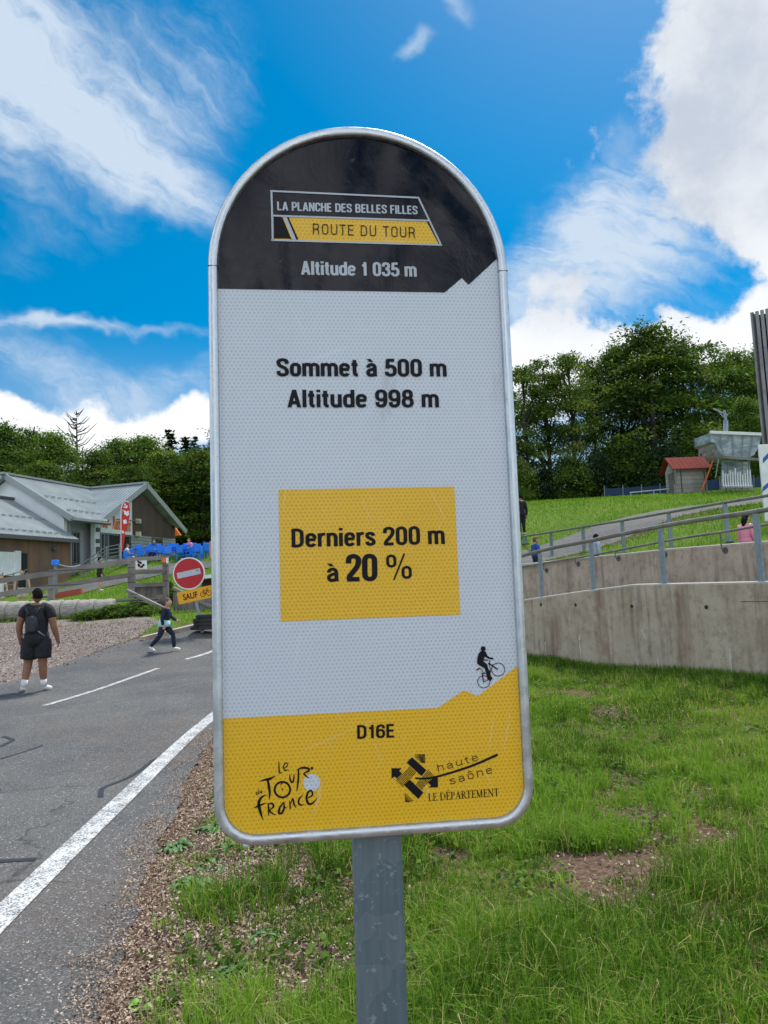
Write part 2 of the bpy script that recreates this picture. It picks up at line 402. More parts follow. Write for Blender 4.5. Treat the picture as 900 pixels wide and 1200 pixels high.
def _stone(q, b):
    p = objc(q); x, y, z = q.xyz(p); bt = q.n('ShaderNodeTexBrick')
    q.put(bt.inputs['Vector'], q.comb(q.m('ADD', x, y), z, 0.0)); q.put(bt.inputs['Scale'], 1.0)
    bt.inputs['Brick Width'].default_value = .7; bt.inputs['Row Height'].default_value = .22; bt.inputs['Mortar Size'].default_value = .018
    q.put(bt.inputs['Color1'], (.36, .37, .37)); q.put(bt.inputs['Color2'], (.26, .27, .275)); q.put(bt.inputs['Mortar'], (.1, .1, .1))
    q.put(b.inputs['Base Color'], bt.outputs['Color'])
M['stone_block'] = mat('grey_stone_block', _stone, rough=.85)
simple('roof_red', (.2, .038, .03), .85, var=.2, spec=.1)
def _film2(q, b):
    p = objc(q); n = q.noise(q.v('MULTIPLY', p, (1, 1, 3)), 1.1, 5, .65, .8)
    q.put(b.inputs['Base Color'], q.mix(q.rng(n, .35, .65), (.2, .25, .27), (.46, .52, .54)))
    q.put(b.inputs['Normal'], q.bump(n, .8, .15)); b.inputs['Roughness'].default_value = .3
M['tarpaulin'] = mat('pale_tarpaulin', _film2)
def foliage(name, lo, hi, pale):
    def f(q, b):
        a = q.n('ShaderNodeAttribute', attribute_name='tone').outputs['Fac']
        n = q.noise(objc(q), .7, 3, .6); oi = q.n('ShaderNodeObjectInfo').outputs['Random']
        k = q.m('ADD', q.m('MULTIPLY', a, .7), q.m('ADD', q.m('MULTIPLY', n, .3), q.m('MULTIPLY', oi, .2)))
        c = q.mix(q.rng(k, .2, .75), lo, hi); c = q.mix(q.rng(k, .72, .98), c, pale)
        q.put(b.inputs['Base Color'], c); b.inputs['Roughness'].default_value = .6; b.inputs['Specular IOR Level'].default_value = .08
        tr = q.n('ShaderNodeBsdfTranslucent'); q.put(tr.inputs['Color'], q.mul(c, (1.2, 1.3, .6, 1)))
        mx = q.n('ShaderNodeMixShader'); mx.inputs[0].default_value = .3
        q.nt.links.new(b.outputs[0], mx.inputs[1]); q.nt.links.new(tr.outputs[0], mx.inputs[2])
        q.nt.links.new(mx.outputs[0], q.nt.nodes['Material Output'].inputs[0])
    return mat(name, f)
M['leaf_beech'] = foliage('beech_leaves', (.018, .04, .008), (.095, .165, .022), (.23, .28, .045))
M['leaf_dark'] = foliage('fir_needles', (.012, .028, .012), (.025, .052, .022), (.05, .08, .03))
M['leaf_bright'] = foliage('young_leaves', (.024, .06, .01), (.11, .195, .028), (.23, .3, .05))
M['grass_blade'] = foliage('grass_blades', (.04, .105, .009), (.205, .35, .038), (.52, .45, .2))
def _litter(q, b):
    a = q.n('ShaderNodeAttribute', attribute_name='tone').outputs['Fac']
    c = q.mix(q.rng(a, 0, .6), (.11, .068, .045), (.36, .25, .175)); c = q.mix(q.rng(a, .65, 1), c, (.58, .47, .36))
    q.put(b.inputs['Base Color'], c); b.inputs['Roughness'].default_value = .85
M['litter'] = mat('dry_leaf_litter', _litter)

# ------------------------------------------------------------------ object helpers
def thing(name, label, cat, loc=(0, 0, 0), rotz=0, group=None):
    o = bpy.data.objects.new(name, None); COL.objects.link(o)
    o.location = loc; o.rotation_euler = (0, 0, rotz); o.empty_display_size = .1
    return tag(o, label, cat, group)
def tag(o, label, cat, group=None):
    o['label'] = label; o['category'] = cat
    if group: o['group'] = group
    return o
def struct(o, kind='structure'):
    o['kind'] = kind; return o
def inv(parent):
    m = Matrix.Identity(4); p = parent; ch = []
    while p: ch.append(p); p = p.parent
    for q in reversed(ch): m = m @ (Matrix.Translation(q.location) @ q.rotation_euler.to_matrix().to_4x4() @ Matrix.Diagonal((*q.scale, 1)))
    return m.inverted()


class MB:
    """collects polygons, builds ONE mesh object"""
    def __init__(self): self.v = []; self.f = []; self.mi = []; self.cur = 0
    def add(self, vs, fs):
        k = len(self.v); self.v += [tuple(x) for x in vs]
        for f in fs: self.f.append([k + i for i in f]); self.mi.append(self.cur)
        return self
    def box(self, c, s, rz=0, M_=None):
        x, y, z = s[0] / 2, s[1] / 2, s[2] / 2
        P = [Vector((a, b, d)) for d in (-z, z) for a, b in ((-x, -y), (x, -y), (x, y), (-x, y))]
        m = Matrix.Rotation(rz, 3, 'Z') if M_ is None else M_
        return self.add([Vector(c) + m @ p for p in P], [(3, 2, 1, 0), (4, 5, 6, 7), (0, 1, 5, 4), (1, 2, 6, 5), (2, 3, 7, 6), (3, 0, 4, 7)])
    def bar(self, a, b, w, h, up=(0, 0, 1)):
        a, b = Vector(a), Vector(b); d = (b - a); L = d.length; d.normalize()
        s = d.cross(Vector(up))
        if s.length < 1e-4: s = d.cross(Vector((0, 1, 0)))
        s.normalize(); u = s.cross(d)
        m = Matrix((s, d, u)).transposed()
        return self.box((a + b) / 2, (w, L, h), M_=m)
    def tube(self, pts, r, n=8, cap=True):
        pts = [Vector(p) for p in pts]; rs = r if isinstance(r, (list, tuple)) else [r] * len(pts)
        vs = []; ref = None
        for i, p in enumerate(pts):
            d = (pts[min(i + 1, len(pts) - 1)] - pts[max(i - 1, 0)]).normalized()
            if ref is None: ref = Vector((0, 0, 1)) if abs(d.z) < .9 else Vector((1, 0, 0))
            s = d.cross(ref).normalized(); u = s.cross(d).normalized(); ref = u
            for k in range(n):
                a = 2 * math.pi * k / n; vs.append(p + (s * math.cos(a) + u * math.sin(a)) * rs[i])
        fs = [(i * n + k, i * n + (k + 1) % n, (i + 1) * n + (k + 1) % n, (i + 1) * n + k) for i in range(len(pts) - 1) for k in range(n)]
        if cap: fs += [tuple(range(n))[::-1], tuple((len(pts) - 1) * n + k for k in range(n))]
        return self.add(vs, fs)
    def prism(self, poly, off):
        """poly: 3D points of one face; off: extrusion vector"""
        n = len(poly); off = Vector(off); vs = [Vector(p) for p in poly] + [Vector(p) + off for p in poly]
        return self.add(vs, [tuple(range(n)), tuple(range(2 * n - 1, n - 1, -1))] + [(i, i + n, (i + 1) % n + n, (i + 1) % n) for i in range(n)])
    def ball(self, c, r, nu=12, nv=8, f=None):
        r = (r, r, r) if isinstance(r, (int, float)) else r; c = Vector(c); vs = []
        for j in range(nv + 1):
            t = math.pi * j / nv
            for i in range(nu):
                a = 2 * math.pi * i / nu; d = Vector((math.sin(t) * math.cos(a), math.sin(t) * math.sin(a), math.cos(t)))
                q = Vector((d.x * r[0], d.y * r[1], d.z * r[2]))
                vs.append(c + (f(d, q) if f else q))
        return self.add(vs, [(j * nu + i, (j + 1) * nu + i, (j + 1) * nu + (i + 1) % nu, j * nu + (i + 1) % nu) for j in range(nv) for i in range(nu)])
    def build(self, name, mats, parent=None, world=False, smooth=False, bevel=0):
        me = bpy.data.meshes.new(name); v = self.v
        if parent is not None and world:
            m = inv(parent); v = [m @ Vector(p) for p in v]
        me.from_pydata([tuple(p) for p in v], [], self.f); 
        mats = mats if isinstance(mats, (list, tuple)) else [mats]
        for x in mats: me.materials.append(M[x] if isinstance(x, str) else x)
        if len(mats) > 1: me.polygons.foreach_set('material_index', self.mi)
        if smooth: me.polygons.foreach_set('use_smooth', [True] * len(me.polygons))
        bm = bmesh.new(); bm.from_mesh(me); bmesh.ops.recalc_face_normals(bm, faces=bm.faces) if len(bm.faces) < 20000 else None; bm.to_mesh(me); bm.free()
        o = bpy.data.objects.new(name, me); COL.objects.link(o)
        if parent is not None: o.parent = parent
        if bevel:
            b = o.modifiers.new('bevel', 'BEVEL'); b.width = bevel; b.segments = 2; b.limit_method = 'ANGLE'
        return o
def arrays_obj(name, verts, faces_flat, nper, mats, parent=None, tone=None, smooth=False, mindex=None):
    """fast builder: verts (n,3); faces_flat ints; nper loops per polygon"""
    me = bpy.data.meshes.new(name); me.vertices.add(len(verts)); me.vertices.foreach_set('co', np.ascontiguousarray(verts, dtype=np.float32).ravel())
    nper = np.asarray(nper); me.loops.add(len(faces_flat)); me.loops.foreach_set('vertex_index', np.asarray(faces_flat, dtype=np.int32))
    me.polygons.add(len(nper)); me.polygons.foreach_set('loop_start', np.concatenate([[0], np.cumsum(nper)[:-1]]).astype(np.int32)); me.polygons.foreach_set('loop_total', nper.astype(np.int32))
    me.update(calc_edges=True)
    if tone is not None:
        a = me.attributes.new('tone', 'FLOAT', 'POINT'); a.data.foreach_set('value', np.asarray(tone, dtype=np.float32))
    for x in (mats if isinstance(mats, (list, tuple)) else [mats]): me.materials.append(M[x])
    if mindex is not None: me.polygons.foreach_set('material_index', np.asarray(mindex, dtype=np.int32))
    if smooth: me.polygons.foreach_set('use_smooth', np.ones(len(nper), dtype=bool))
    me.validate()
    o = bpy.data.objects.new(name, me); COL.objects.link(o)
    if parent is not None: o.parent = parent
    return o
def copy_tree(o, parent=None):
    c = o.copy(); COL.objects.link(c)
    if parent is not None: c.parent = parent
    for ch in list(o.children): copy_tree(ch, c)
    return c

# ------------------------------------------------------------------ lettering
def glyph_mesh(s, offset=0.0, shear=0.0, space=1.0):
    c = bpy.data.curves.new('t', 'FONT'); c.body = s; c.size = 1; c.offset = offset; c.shear = shear; c.space_character = space; c.resolution_u = 6
    o = bpy.data.objects.new('t', c); COL.objects.link(o)
    dg = bpy.context.evaluated_depsgraph_get(); me = bpy.data.meshes.new_from_object(o.evaluated_get(dg))
    v = [tuple(p.co) for p in me.vertices]; f = [list(p.vertices) for p in me.polygons]
    bpy.data.objects.remove(o); bpy.data.curves.remove(c); bpy.data.meshes.remove(me)
    return np.array(v), f
_hv, _ = glyph_mesh('H'); CAPH = _hv[:, 1].max() - _hv[:, 1].min()
def lettering(mb, s, fmap, p0, p1, cap, offset=.02, y=-.0016, shear=0.0, space=1.0):
    """ink of s runs from p0 to p1 (baseline ends, flat coords); cap = capital height; fmap(u, w, y) -> 3D"""
    v, f = glyph_mesh(s, offset, shear, space)
    x0, x1 = v[:, 0].min(), v[:, 0].max(); d = (p1[0] - p0[0], p1[1] - p0[1]); L = math.hypot(*d); e = (d[0] / L, d[1] / L); n = (-e[1], e[0])
    vs = []
    for a in v:
        u = (a[0] - x0) / (x1 - x0) * L; w = a[1] / CAPH * cap
        vs.append(fmap(p0[0] + e[0] * u + n[0] * w, p0[1] + e[1] * u + n[1] * w, y))
    mb.add(vs, f)
def stroke(mb, fmap, pts, y=-.0016):
    """flat brush stroke; pts = (u, w, width)"""
    P = [Vector((a, b)) for a, b, *_ in pts]; vs = []
    for i, p in enumerate(P):
        d = (P[min(i + 1, len(P) - 1)] - P[max(i - 1, 0)]); d.normalize(); n = Vector((-d.y, d.x)) * pts[i][2] / 2
        vs += [fmap(*(p + n), y), fmap(*(p - n), y)]
    mb.add(vs, [(2 * i, 2 * i + 1, 2 * i + 3, 2 * i + 2) for i in range(len(P) - 1)])
def smooth_pts(pts, n=5):
    out = []; P = [np.array(p, float) for p in pts]
    for i in range(len(P) - 1):
        a, b, c, d = P[max(i - 1, 0)], P[i], P[i + 1], P[min(i + 2, len(P) - 1)]
        for k in range(n):
            t = k / n; out.append(.5 * (2 * b + (c - a) * t + (2 * a - 5 * b + 4 * c - d) * t * t + (3 * b - a - 3 * c + d) * t ** 3))
    out.append(P[-1]); return [tuple(p) for p in out]
def ring_pts(c, r, w, n=28): return [(c[0] + r * math.cos(2 * math.pi * i / n), c[1] + r * math.sin(2 * math.pi * i / n), w) for i in range(n + 1)]
def disc(mb, fmap, c, r, y=-.0016, n=28): mb.add([fmap(c[0] + r * math.cos(2 * math.pi * i / n), c[1] + r * math.sin(2 * math.pi * i / n), y) for i in range(n)], [tuple(range(n))])
def flat(mb, fmap, pts, y): mb.add([fmap(a, b, y) for a, b in pts], [tuple(range(len(pts)))])
SERIF = {  # strokes in a box of height 1: (points, width)
    'L': (.6, [([(.15, 0), (.15, 1)], .13), ([(0, .02), (.55, .02)], .05), ([(.55, 0), (.55, .22)], .06), ([(0, .98), (.3, .98)], .04)]),
    'E': (.62, [([(.15, 0), (.15, 1)], .13), ([(0, .02), (.55, .02)], .05), ([(.55, 0), (.55, .2)], .06), ([(0, .98), (.52, .98)], .05), ([(.52, .82), (.52, 1)], .06), ([(.15, .52), (.42, .52)], .05), ([(.42, .42), (.42, .62)], .05)]),
    'D': (.82, [([(.15, 0), (.15, 1)], .13), ([(0, .02), (.35, .02), (.6, .12), (.7, .3)], .05), ([(0, .98), (.35, .98), (.6, .88), (.7, .7)], .05), ([(.7, .28), (.72, .5), (.7, .72)], .13)]),
    'P': (.62, [([(.15, 0), (.15, 1)], .13), ([(0, .02), (.32, .02)], .04), ([(0, .98), (.35, .98), (.48, .9)], .05), ([(.49, .9), (.53, .74), (.49, .58)], .12), ([(.15, .5), (.35, .5), (.49, .58)], .05)]),
    'A': (.8, [([(.1, 0), (.4, 1)], .05), ([(.38, 1), (.68, 0)], .14), ([(.2, .35), (.58, .35)], .05), ([(0, .02), (.22, .02)], .04), ([(.52, .02), (.8, .02)], .04)]),
    'R': (.72, [([(.15, 0), (.15, 1)], .13), ([(0, .02), (.32, .02)], .04), ([(0, .98), (.35, .98), (.46, .9)], .05), ([(.47, .9), (.51, .75), (.47, .6)], .12), ([(.15, .52), (.35, .52), (.47, .6)], .05), ([(.32, .52), (.66, .02), (.75, .02)], .12)]),
    'T': (.68, [([(.32, 0), (.32, 1)], .13), ([(0, .98), (.64, .98)], .05), ([(.02, .8), (.02, 1)], .05), ([(.62, .8), (.62, 1)], .05), ([(.16, .02), (.48, .02)], .04)]),
    'M': (1.0, [([(.14, 0), (.16, 1)], .05), ([(.14, 1), (.46, .05)], .13), ([(.46, .05), (.78, 1)], .05), ([(.8, 0), (.78, 1)], .13), ([(0, .02), (.28, .02)], .04), ([(.66, .02), (.94, .02)], .04), ([(0, .98), (.16, .98)], .04), ([(.78, .98), (.94, .98)], .04)]),
    'N': (.86, [([(.12, 0), (.12, 1)], .05), ([(.12, 1), (.7, .02)], .13), ([(.7, 0), (.7, 1)], .05), ([(0, .02), (.26, .02)], .04), ([(0, .98), (.14, .98)], .04), ([(.58, .98), (.82, .98)], .04)]),
    ' ': (.3, [])}
def serif(mb, fmap, s, p0, p1, cap, y=-.0016):
    wtot = sum(SERIF['E' if ch == 'É' else ch][0] for ch in s) + .06 * len(s)
    d = (p1[0] - p0[0], p1[1] - p0[1]); L = math.hypot(*d); e = (d[0] / L, d[1] / L); n = (-e[1], e[0]); k = L / wtot; x = 0
    def pt(a, b): return (p0[0] + e[0] * a * k + n[0] * b * cap, p0[1] + e[1] * a * k + n[1] * b * cap)
    for ch in s:
        wd, st = SERIF['E' if ch == 'É' else ch]
        if ch == 'É': st = st + [([(.22, 1.1), (.42, 1.3)], .08)]
        for pts, w in st: stroke(mb, fmap, [(*pt(x + a, b), w * k * 1.15) for a, b in pts], y)
        x += wd + .06

# condensed bold letterforms drawn as strokes: (kind, points); box height 1 = capital height
def stad(x0, x1, y0, y1, a0, a1, ry=None, n=18):
    xc, rx = (x0 + x1) / 2, (x1 - x0) / 2; ry = ry or min((y1 - y0) / 2, rx * 1.15); out = []
    for i in range(n + 1):
        a = R(a0 + (a1 - a0) * i / n); s = math.sin(a); cy = y1 - ry if s > 1e-6 else (y0 + ry if s < -1e-6 else None)
        if cy is None: cy = y0 + ry if (a1 > a0) == (math.cos(a) < 0) else y1 - ry
        k = .86; c = math.cos(a); fx = math.copysign(abs(c) ** k, c); fs = math.copysign(abs(s) ** k, s)
        out.append((xc + rx * fx, cy + ry * fs))
    return out
def GL():
    d = {}
    V = lambda x, a=0, b=1: ('s', [(x, a), (x, b)])
    Hh = lambda y, a, b: ('s', [(a, y), (b, y)])
    Q = lambda *p: ('s', smooth_pts(p, 5))
    DG = lambda x0, y0, x1, y1: ('d', [(x0, y0), (x1, y1)])
    L, Rr, b, t = .085, .495, .065, .935
    d['A'] = (.64, [DG(.09, 0, .32, 1), DG(.55, 0, .32, 1), Hh(.27, .16, .48)])
    bowl = lambda y0, y1, x=Rr: ('s', [(L, y1), (.28, y1)] + stad(.1, x, y0, y1, 88, -88, (y1 - y0) / 2) + [(.28, y0), (L, y0)])
    d['B'] = (.6, [V(L), bowl(.53, t, .475), bowl(b, .53)])
    d['C'] = (.57, [('s', [(Rr, .66)] + stad(L, Rr, b, t, 0, 180)[1:] + stad(L, Rr, b, t, 180, 360)[:-1] + [(Rr, .34)])])
    d['D'] = (.6, [V(L), ('s', [(L, t), (.24, t)] + stad(.0, Rr, b, t, 85, 0, .26) + stad(.0, Rr, b, t, 0, -85, .26) + [(.24, b), (L, b)])])
    d['E'] = (.52, [V(L), Hh(t, L, .47), Hh(.52, L, .44), Hh(b, L, .48)])
    d['F'] = (.49, [V(L), Hh(t, L, .46), Hh(.5, L, .42)])
    d['H'] = (.6, [V(L), V(Rr + .01), Hh(.52, L, Rr)])
    d['I'] = (.19, [V(.09)]); d['L'] = (.48, [V(L), Hh(b, L, .46)])
    d['N'] = (.61, [V(L), V(.52), DG(.1, 1, .505, 0)])
    d['O'] = (.58, [('s', stad(L, Rr, b, t, 0, 180) + stad(L, Rr, b, t, 180, 360))])
    d['P'] = (.56, [V(L), bowl(.42, t, .485)])
    d['R'] = (.6, [V(L), bowl(.48, t, .485), Q((.3, .47), (.42, .42), (.46, .3), (.47, .12), (.5, 0))])
    d['S'] = (.57, [Q((.485, .7), (.46, .87), (.285, t), (.11, .87), (.09, .73), (.15, .6), (.29, .52), (.43, .42), (.49, .27), (.46, .13), (.285, b), (.11, .13), (.08, .3))])
    d['T'] = (.54, [V(.27), Hh(t, .02, .52)])
    d['U'] = (.59, [('s', [(L, 1)] + stad(L, Rr + .01, b, 1, 180, 360) + [(Rr + .01, 1)])])
    x = .675; r2 = .44
    d['l'] = (.19, [V(.09)]); d['i'] = (.19, [V(.09, 0, .74), V(.09, .86, 1)])
    d['t'] = (.33, [('s', [(.15, .94), (.15, .2)] + stad(.15, .45, b, .5, 180, 262, .16)[1:] + [(.31, .063)]), Hh(x, .0, .3)])
    d['u'] = (.53, [('s', [(L, .74)] + stad(L, r2, b, .9, 180, 360)), V(r2, 0, .74)])
    d['n'] = (.53, [V(L, 0, .74), ('s', stad(L, r2, -.2, x, 170, 0) + [(r2, 0)])])
    d['h'] = (.53, [V(L, 0, 1), ('s', stad(L, r2, -.2, x, 170, 0) + [(r2, 0)])])
    d['m'] = (.83, [V(L, 0, .74), ('s', stad(L, .415, -.2, x, 170, 0) + [(.415, 0)]), ('s', stad(.415, .745, -.2, x, 170, 0) + [(.745, 0)])])
    d['r'] = (.36, [V(L, 0, .74), Q((L, .5), (.14, .62), (.25, x), (.36, x + .005))])
    d['o'] = (.53, [('s', stad(L, r2, b, x, 0, 180) + stad(L, r2, b, x, 180, 360))])
    d['e'] = (.53, [('s', [(L, .39), (r2, .39)] + stad(L, r2, b, x, 0, 180)[1:] + stad(L, r2, b, x, 180, 335))])
    d['d'] = (.54, [V(r2 + .01, 0, 1), ('s', stad(L, r2, b, x, 20, 180) + stad(L, r2, b, x, 180, 340))])
    d['s'] = (.48, [Q((.4, .53), (.37, .63), (.24, x), (.11, .63), (.09, .52), (.15, .44), (.25, .385), (.36, .31), (.41, .21), (.37, .11), (.24, b), (.11, .11), (.08, .22))])
    d['a'] = (.52, [('s', [(.09, .5)] + stad(.09, .42, .1, x, 165, 0) + [(.42, .1), (.44, 0)]), Q((.42, .42), (.24, .385), (.1, .3), (.085, .18), (.14, .08), (.25, b), (.36, .1), (.42, .2))])
    d['à'] = (.52, d['a'][1] + [DG(.12, 1.0, .26, .83)])
    d['ô'] = (.53, d['o'][1] + [('s', [(.12, .84), (.26, .98)]), ('s', [(.26, .98), (.4, .84)])])
    d['0'] = (.57, [('s', stad(L, .475, b, t, 0, 180) + stad(L, .475, b, t, 180, 360))])
    d['1'] = (.42, [V(.27), Hh(.755, .06, .27)])
    d['2'] = (.56, [Q((.09, .66), (.11, .86), (.28, t), (.45, .86), (.475, .71), (.41, .53), (.25, .33), (.13, .18), (.105, .05)), Hh(b, .03, .51)])
    d['3'] = (.57, [Q((.09, .7), (.12, .87), (.28, t), (.44, .87), (.47, .74), (.42, .6), (.25, .53)), Q((.25, .53), (.43, .46), (.49, .3), (.45, .14), (.28, b), (.11, .13), (.08, .3))])
    d['5'] = (.57, [Hh(t, .12, .48), ('s', [(.15, .98), (.115, .45)]), Q((.12, .5), (.22, .585), (.37, .57), (.47, .47), (.49, .31), (.45, .14), (.28, b), (.11, .13), (.08, .27))])
    six = [Q((.475, .7), (.45, .87), (.3, t), (.14, .86), (.09, .66), (.085, .4), (.1, .2)), ('s', stad(L, .485, b, .58, 0, 180) + stad(L, .485, b, .58, 180, 360))]
    d['6'] = (.57, six); d['9'] = (.57, [(k, [(.57 - p, 1 - q) for p, q in pts]) for k, pts in six])
    d['8'] = (.57, [('s', stad(.11, .46, .53, t, 0, 180) + stad(.11, .46, .53, t, 180, 360)), ('s', stad(L, .485, b, .53, 0, 180) + stad(L, .485, b, .53, 180, 360))])
    d['%'] = (.95, [('s', stad(.07, .33, .53, t, 0, 180) + stad(.07, .33, .53, t, 180, 360)), ('s', stad(.6, .86, b, .47, 0, 180) + stad(.6, .86, b, .47, 180, 360)), DG(.26, 0, .68, 1)])
    d[' '] = (.26, [])
    return d
GLY = GL(); _lay = [0]
def cond(mb, s, fmap, p0, p1, cap, wv=.165, wh=.135, y=-.0016, gap=.075):
    """condensed lettering between the baseline ends p0 and p1"""
    wtot = sum(GLY[c][0] for c in s) + gap * (len(s) - 1)
    d = (p1[0] - p0[0], p1[1] - p0[1]); L = math.hypot(*d); e = (d[0] / L, d[1] / L); n = (-e[1], e[0]); k = L / wtot / cap; x = 0
    def pt(a, b): return (p0[0] + (e[0] * a * k + n[0] * b) * cap, p0[1] + (e[1] * a * k + n[1] * b) * cap)
    for ch in s:
        adv, st = GLY[ch]
        for kind, P in st:
            _lay[0] = (_lay[0] + 1) % 20; yy = y - _lay[0] * 6e-6; vs = []
            Wv = wv / k if kind != 'x' else wv
            for i, (a, b) in enumerate(P):
                if kind == 'd':
                    h = Wv * .5 * (.62 if ch == '%' else 1.0); q = ((a - h, b), (a + h, b))
                else:
                    a0, b0 = P[max(i - 1, 0)]; a1, b1 = P[min(i + 1, len(P) - 1)]; tx, ty = a1 - a0, b1 - b0; l = math.hypot(tx, ty) or 1; tx /= l; ty /= l
                    w = wv / k * ty * ty + wh * tx * tx
                    q = ((a - ty * w / 2, b + tx * w / 2), (a + ty * w / 2, b - tx * w / 2))
                vs += [fmap(*pt(x + u, v), yy) for u, v in q]
            mb.add(vs, [(2 * i, 2 * i + 1, 2 * i + 3, 2 * i + 2) for i in range(len(P) - 1)])
        x += adv + gap

# ------------------------------------------------------------------ the sign
SW, SS = .5, .9119                       # width, height of the arch's spring
S_T = Vector((-.0301, 1.2384, 1.2713)); S_R = (R(.156), R(.547), R(7.068))
S_M = Matrix.Rotation(S_R[2], 3, 'Z') @ Matrix.Rotation(S_R[1], 3, 'Y') @ Matrix.Rotation(S_R[0], 3, 'X')
sign = thing('information_sign', 'tall round-topped white, black and yellow cycling climb sign reading Sommet à 500 m', 'sign', S_T - S_M @ Vector((0, 0, 1.2713)))
sign.rotation_euler = S_R
Z0 = 1.2713
def sp(u, w, y): return (u, y, Z0 + w)
def spx(px, py):
    q = S_M.inverted(); d = q @ ray(px, py); o = q @ (CAM_LOC - S_T); t = -o.y / d.y; p = o + d * t
    return (p.x, p.z)
def outline(d, n=40, rb=.064):
    pts = []; r = SW / 2 - d
    for i in range(n + 1): a = math.pi * i / n; pts.append((r * math.cos(a), SS + r * math.sin(a)))
    m = 10; rc = rb - d
    for i in range(m + 1): a = math.pi + math.pi / 2 * i / m; pts.append((-SW / 2 + rb + rc * math.cos(a), rb + rc * math.sin(a)))
    for i in range(m + 1): a = 1.5 * math.pi + math.pi / 2 * i / m; pts.append((SW / 2 - rb + rc * math.cos(a), rb + rc * math.sin(a)))
    return pts
mb = MB(); prof = [(.0, .014), (.0, -.0055), (.0008, -.0078), (.0026, -.0092), (.0075, -.0098), (.0124, -.0092), (.0142, -.0078), (.0148, -.0055), (.015, .001), (.012, .014)]
O = [outline(d) for d, _ in prof]; n = len(O[0])
vs = [sp(*O[j][i], prof[j][1]) for j in range(len(prof)) for i in range(n)]
mb.add(vs, [(j * n + i, j * n + (i + 1) % n, ((j + 1) % len(prof)) * n + (i + 1) % n, ((j + 1) % len(prof)) * n + i) for j in range(len(prof)) for i in range(n)])
rim = mb.build('rim', 'rim', sign, smooth=True)
for sx in (-1, 1):
    mb = MB(); mb.box(sp(sx * (SW / 2 - .0075), SS, .002), (.0156, .0242, .0008)); mb.build('rim_joint', 'dark_metal', rim)
mb = MB(); mb.prism([sp(a, b, .003) for a, b in outline(.013)], (0, .004, 0)); mb.build('back_panel', 'galvanised', sign)
mb = MB()
mb.cur = 0; flat(mb, sp, outline(.0150), -.0004)
arc = [(.2347 * math.cos(a), SS + .2347 * math.sin(a)) for a in np.linspace(math.asin((.9356 - SS) / .2347), math.pi, 40)]
mb.cur = 1; flat(mb, sp, [(-.2347, .8765), (.1411, .8753), (.1717, .9012), (.183, .8894)] + arc, -.0010)
lo = outline(.0155)[41:]
lo = [p for p in lo if p[1] < .18]
mb.cur = 2; flat(mb, sp, [(.2345, .2490), (.1673, .2047), (.1439, .2146), (.1011, .1893), (-.2345, .1905)] + lo, -.0010)
flat(mb, sp, [(-.1435, .5444), (.1432, .5444), (.1440, .3352), (-.1442, .3352)], -.0010)
face = mb.build('face', ['sheet_white', 'sheet_black', 'sheet_yellow'], sign)
# title plate
def zc(ox, oy, k): return lambda a, b: spx(ox + a / k, oy + b / k)
z6 = zc(300, 210, 3.913)
mb = MB()
mb.cur = 0; flat(mb, sp, [z6(78, 172), z6(780, 195), z6(838, 300), z6(84, 280)], -.0014)
mb.cur = 2; flat(mb, sp, [z6(80, 174), z6(112, 175), z6(155, 275), z6(84, 274)], -.0018)
flat(mb, sp, [z6(113, 177), z6(121, 177), z6(163, 277), z6(155, 277)], -.0020)
mb.cur = 0; flat(mb, sp, [z6(121, 177), z6(126, 177), z6(168, 277), z6(163, 277)], -.0020)
mb.cur = 1; flat(mb, sp, [z6(126, 176), z6(141, 176), z6(184, 280), z6(169, 280)], -.0020)
mb.cur = 2; flat(mb, sp, [z6(141, 177), z6(150, 178), z6(195, 279), z6(185, 279)], -.0020)
mb.cur = 1
w_ = .0030
def seg(a, b): stroke(mb, sp, [(*z6(*a), w_), (*z6(*b), w_)], -.0024)
seg((65, 57), (745, 88)); seg((71, 57), (77, 287)); seg((70, 282), (850, 304)); seg((742, 84), (849, 308)); seg((76, 170), (790, 193))
mb.build('title_plate', ['sheet_yellow', 'grey_print', 'black_print'], face)
def text_part(s, p0, p1, cap, m='black_print', wv=.212, wh=.17, y=-.0016, gap=.075):
    q = MB(); cond(q, s, sp, p0, p1, cap, wv, wh, y, gap); return q.build('lettering', m, face)
text_part('LA PLANCHE DES BELLES FILLES', (-.1363, 1.0128), (.0998, 1.0118), .0150, 'grey_print', .2, .16)
text_part('ROUTE DU TOUR', (-.0793, .9722), (.0952, .9696), .0190, 'black_print', .085, .085, -.0026, .1)
text_part('Altitude 1 035 m', (-.0993, .9022), (.0939, .9020), .0235, 'grey_print')
text_part('Sommet à 500 m', (-.1425, .7306), (.1380, .7300), .0292, wv=.222, wh=.178)
text_part('Altitude 998 m', (-.1264, .6788), (.1228, .6778), .0292, wv=.222, wh=.178)
text_part('Derniers 200 m', (-.1244, .4515), (.1232, .4506), .0294)
text_part('à', (-.0695, .3950), (-.0509, .3956), .0290)
text_part('20', (-.0389, .3952), (.0106, .3944), .0425)
text_part('%', (.0256, .3946), (.0689, .3952), .0415, wv=.12, wh=.1)
text_part('D16E', (-.0292, .1487), (.0302, .1476), .0205)
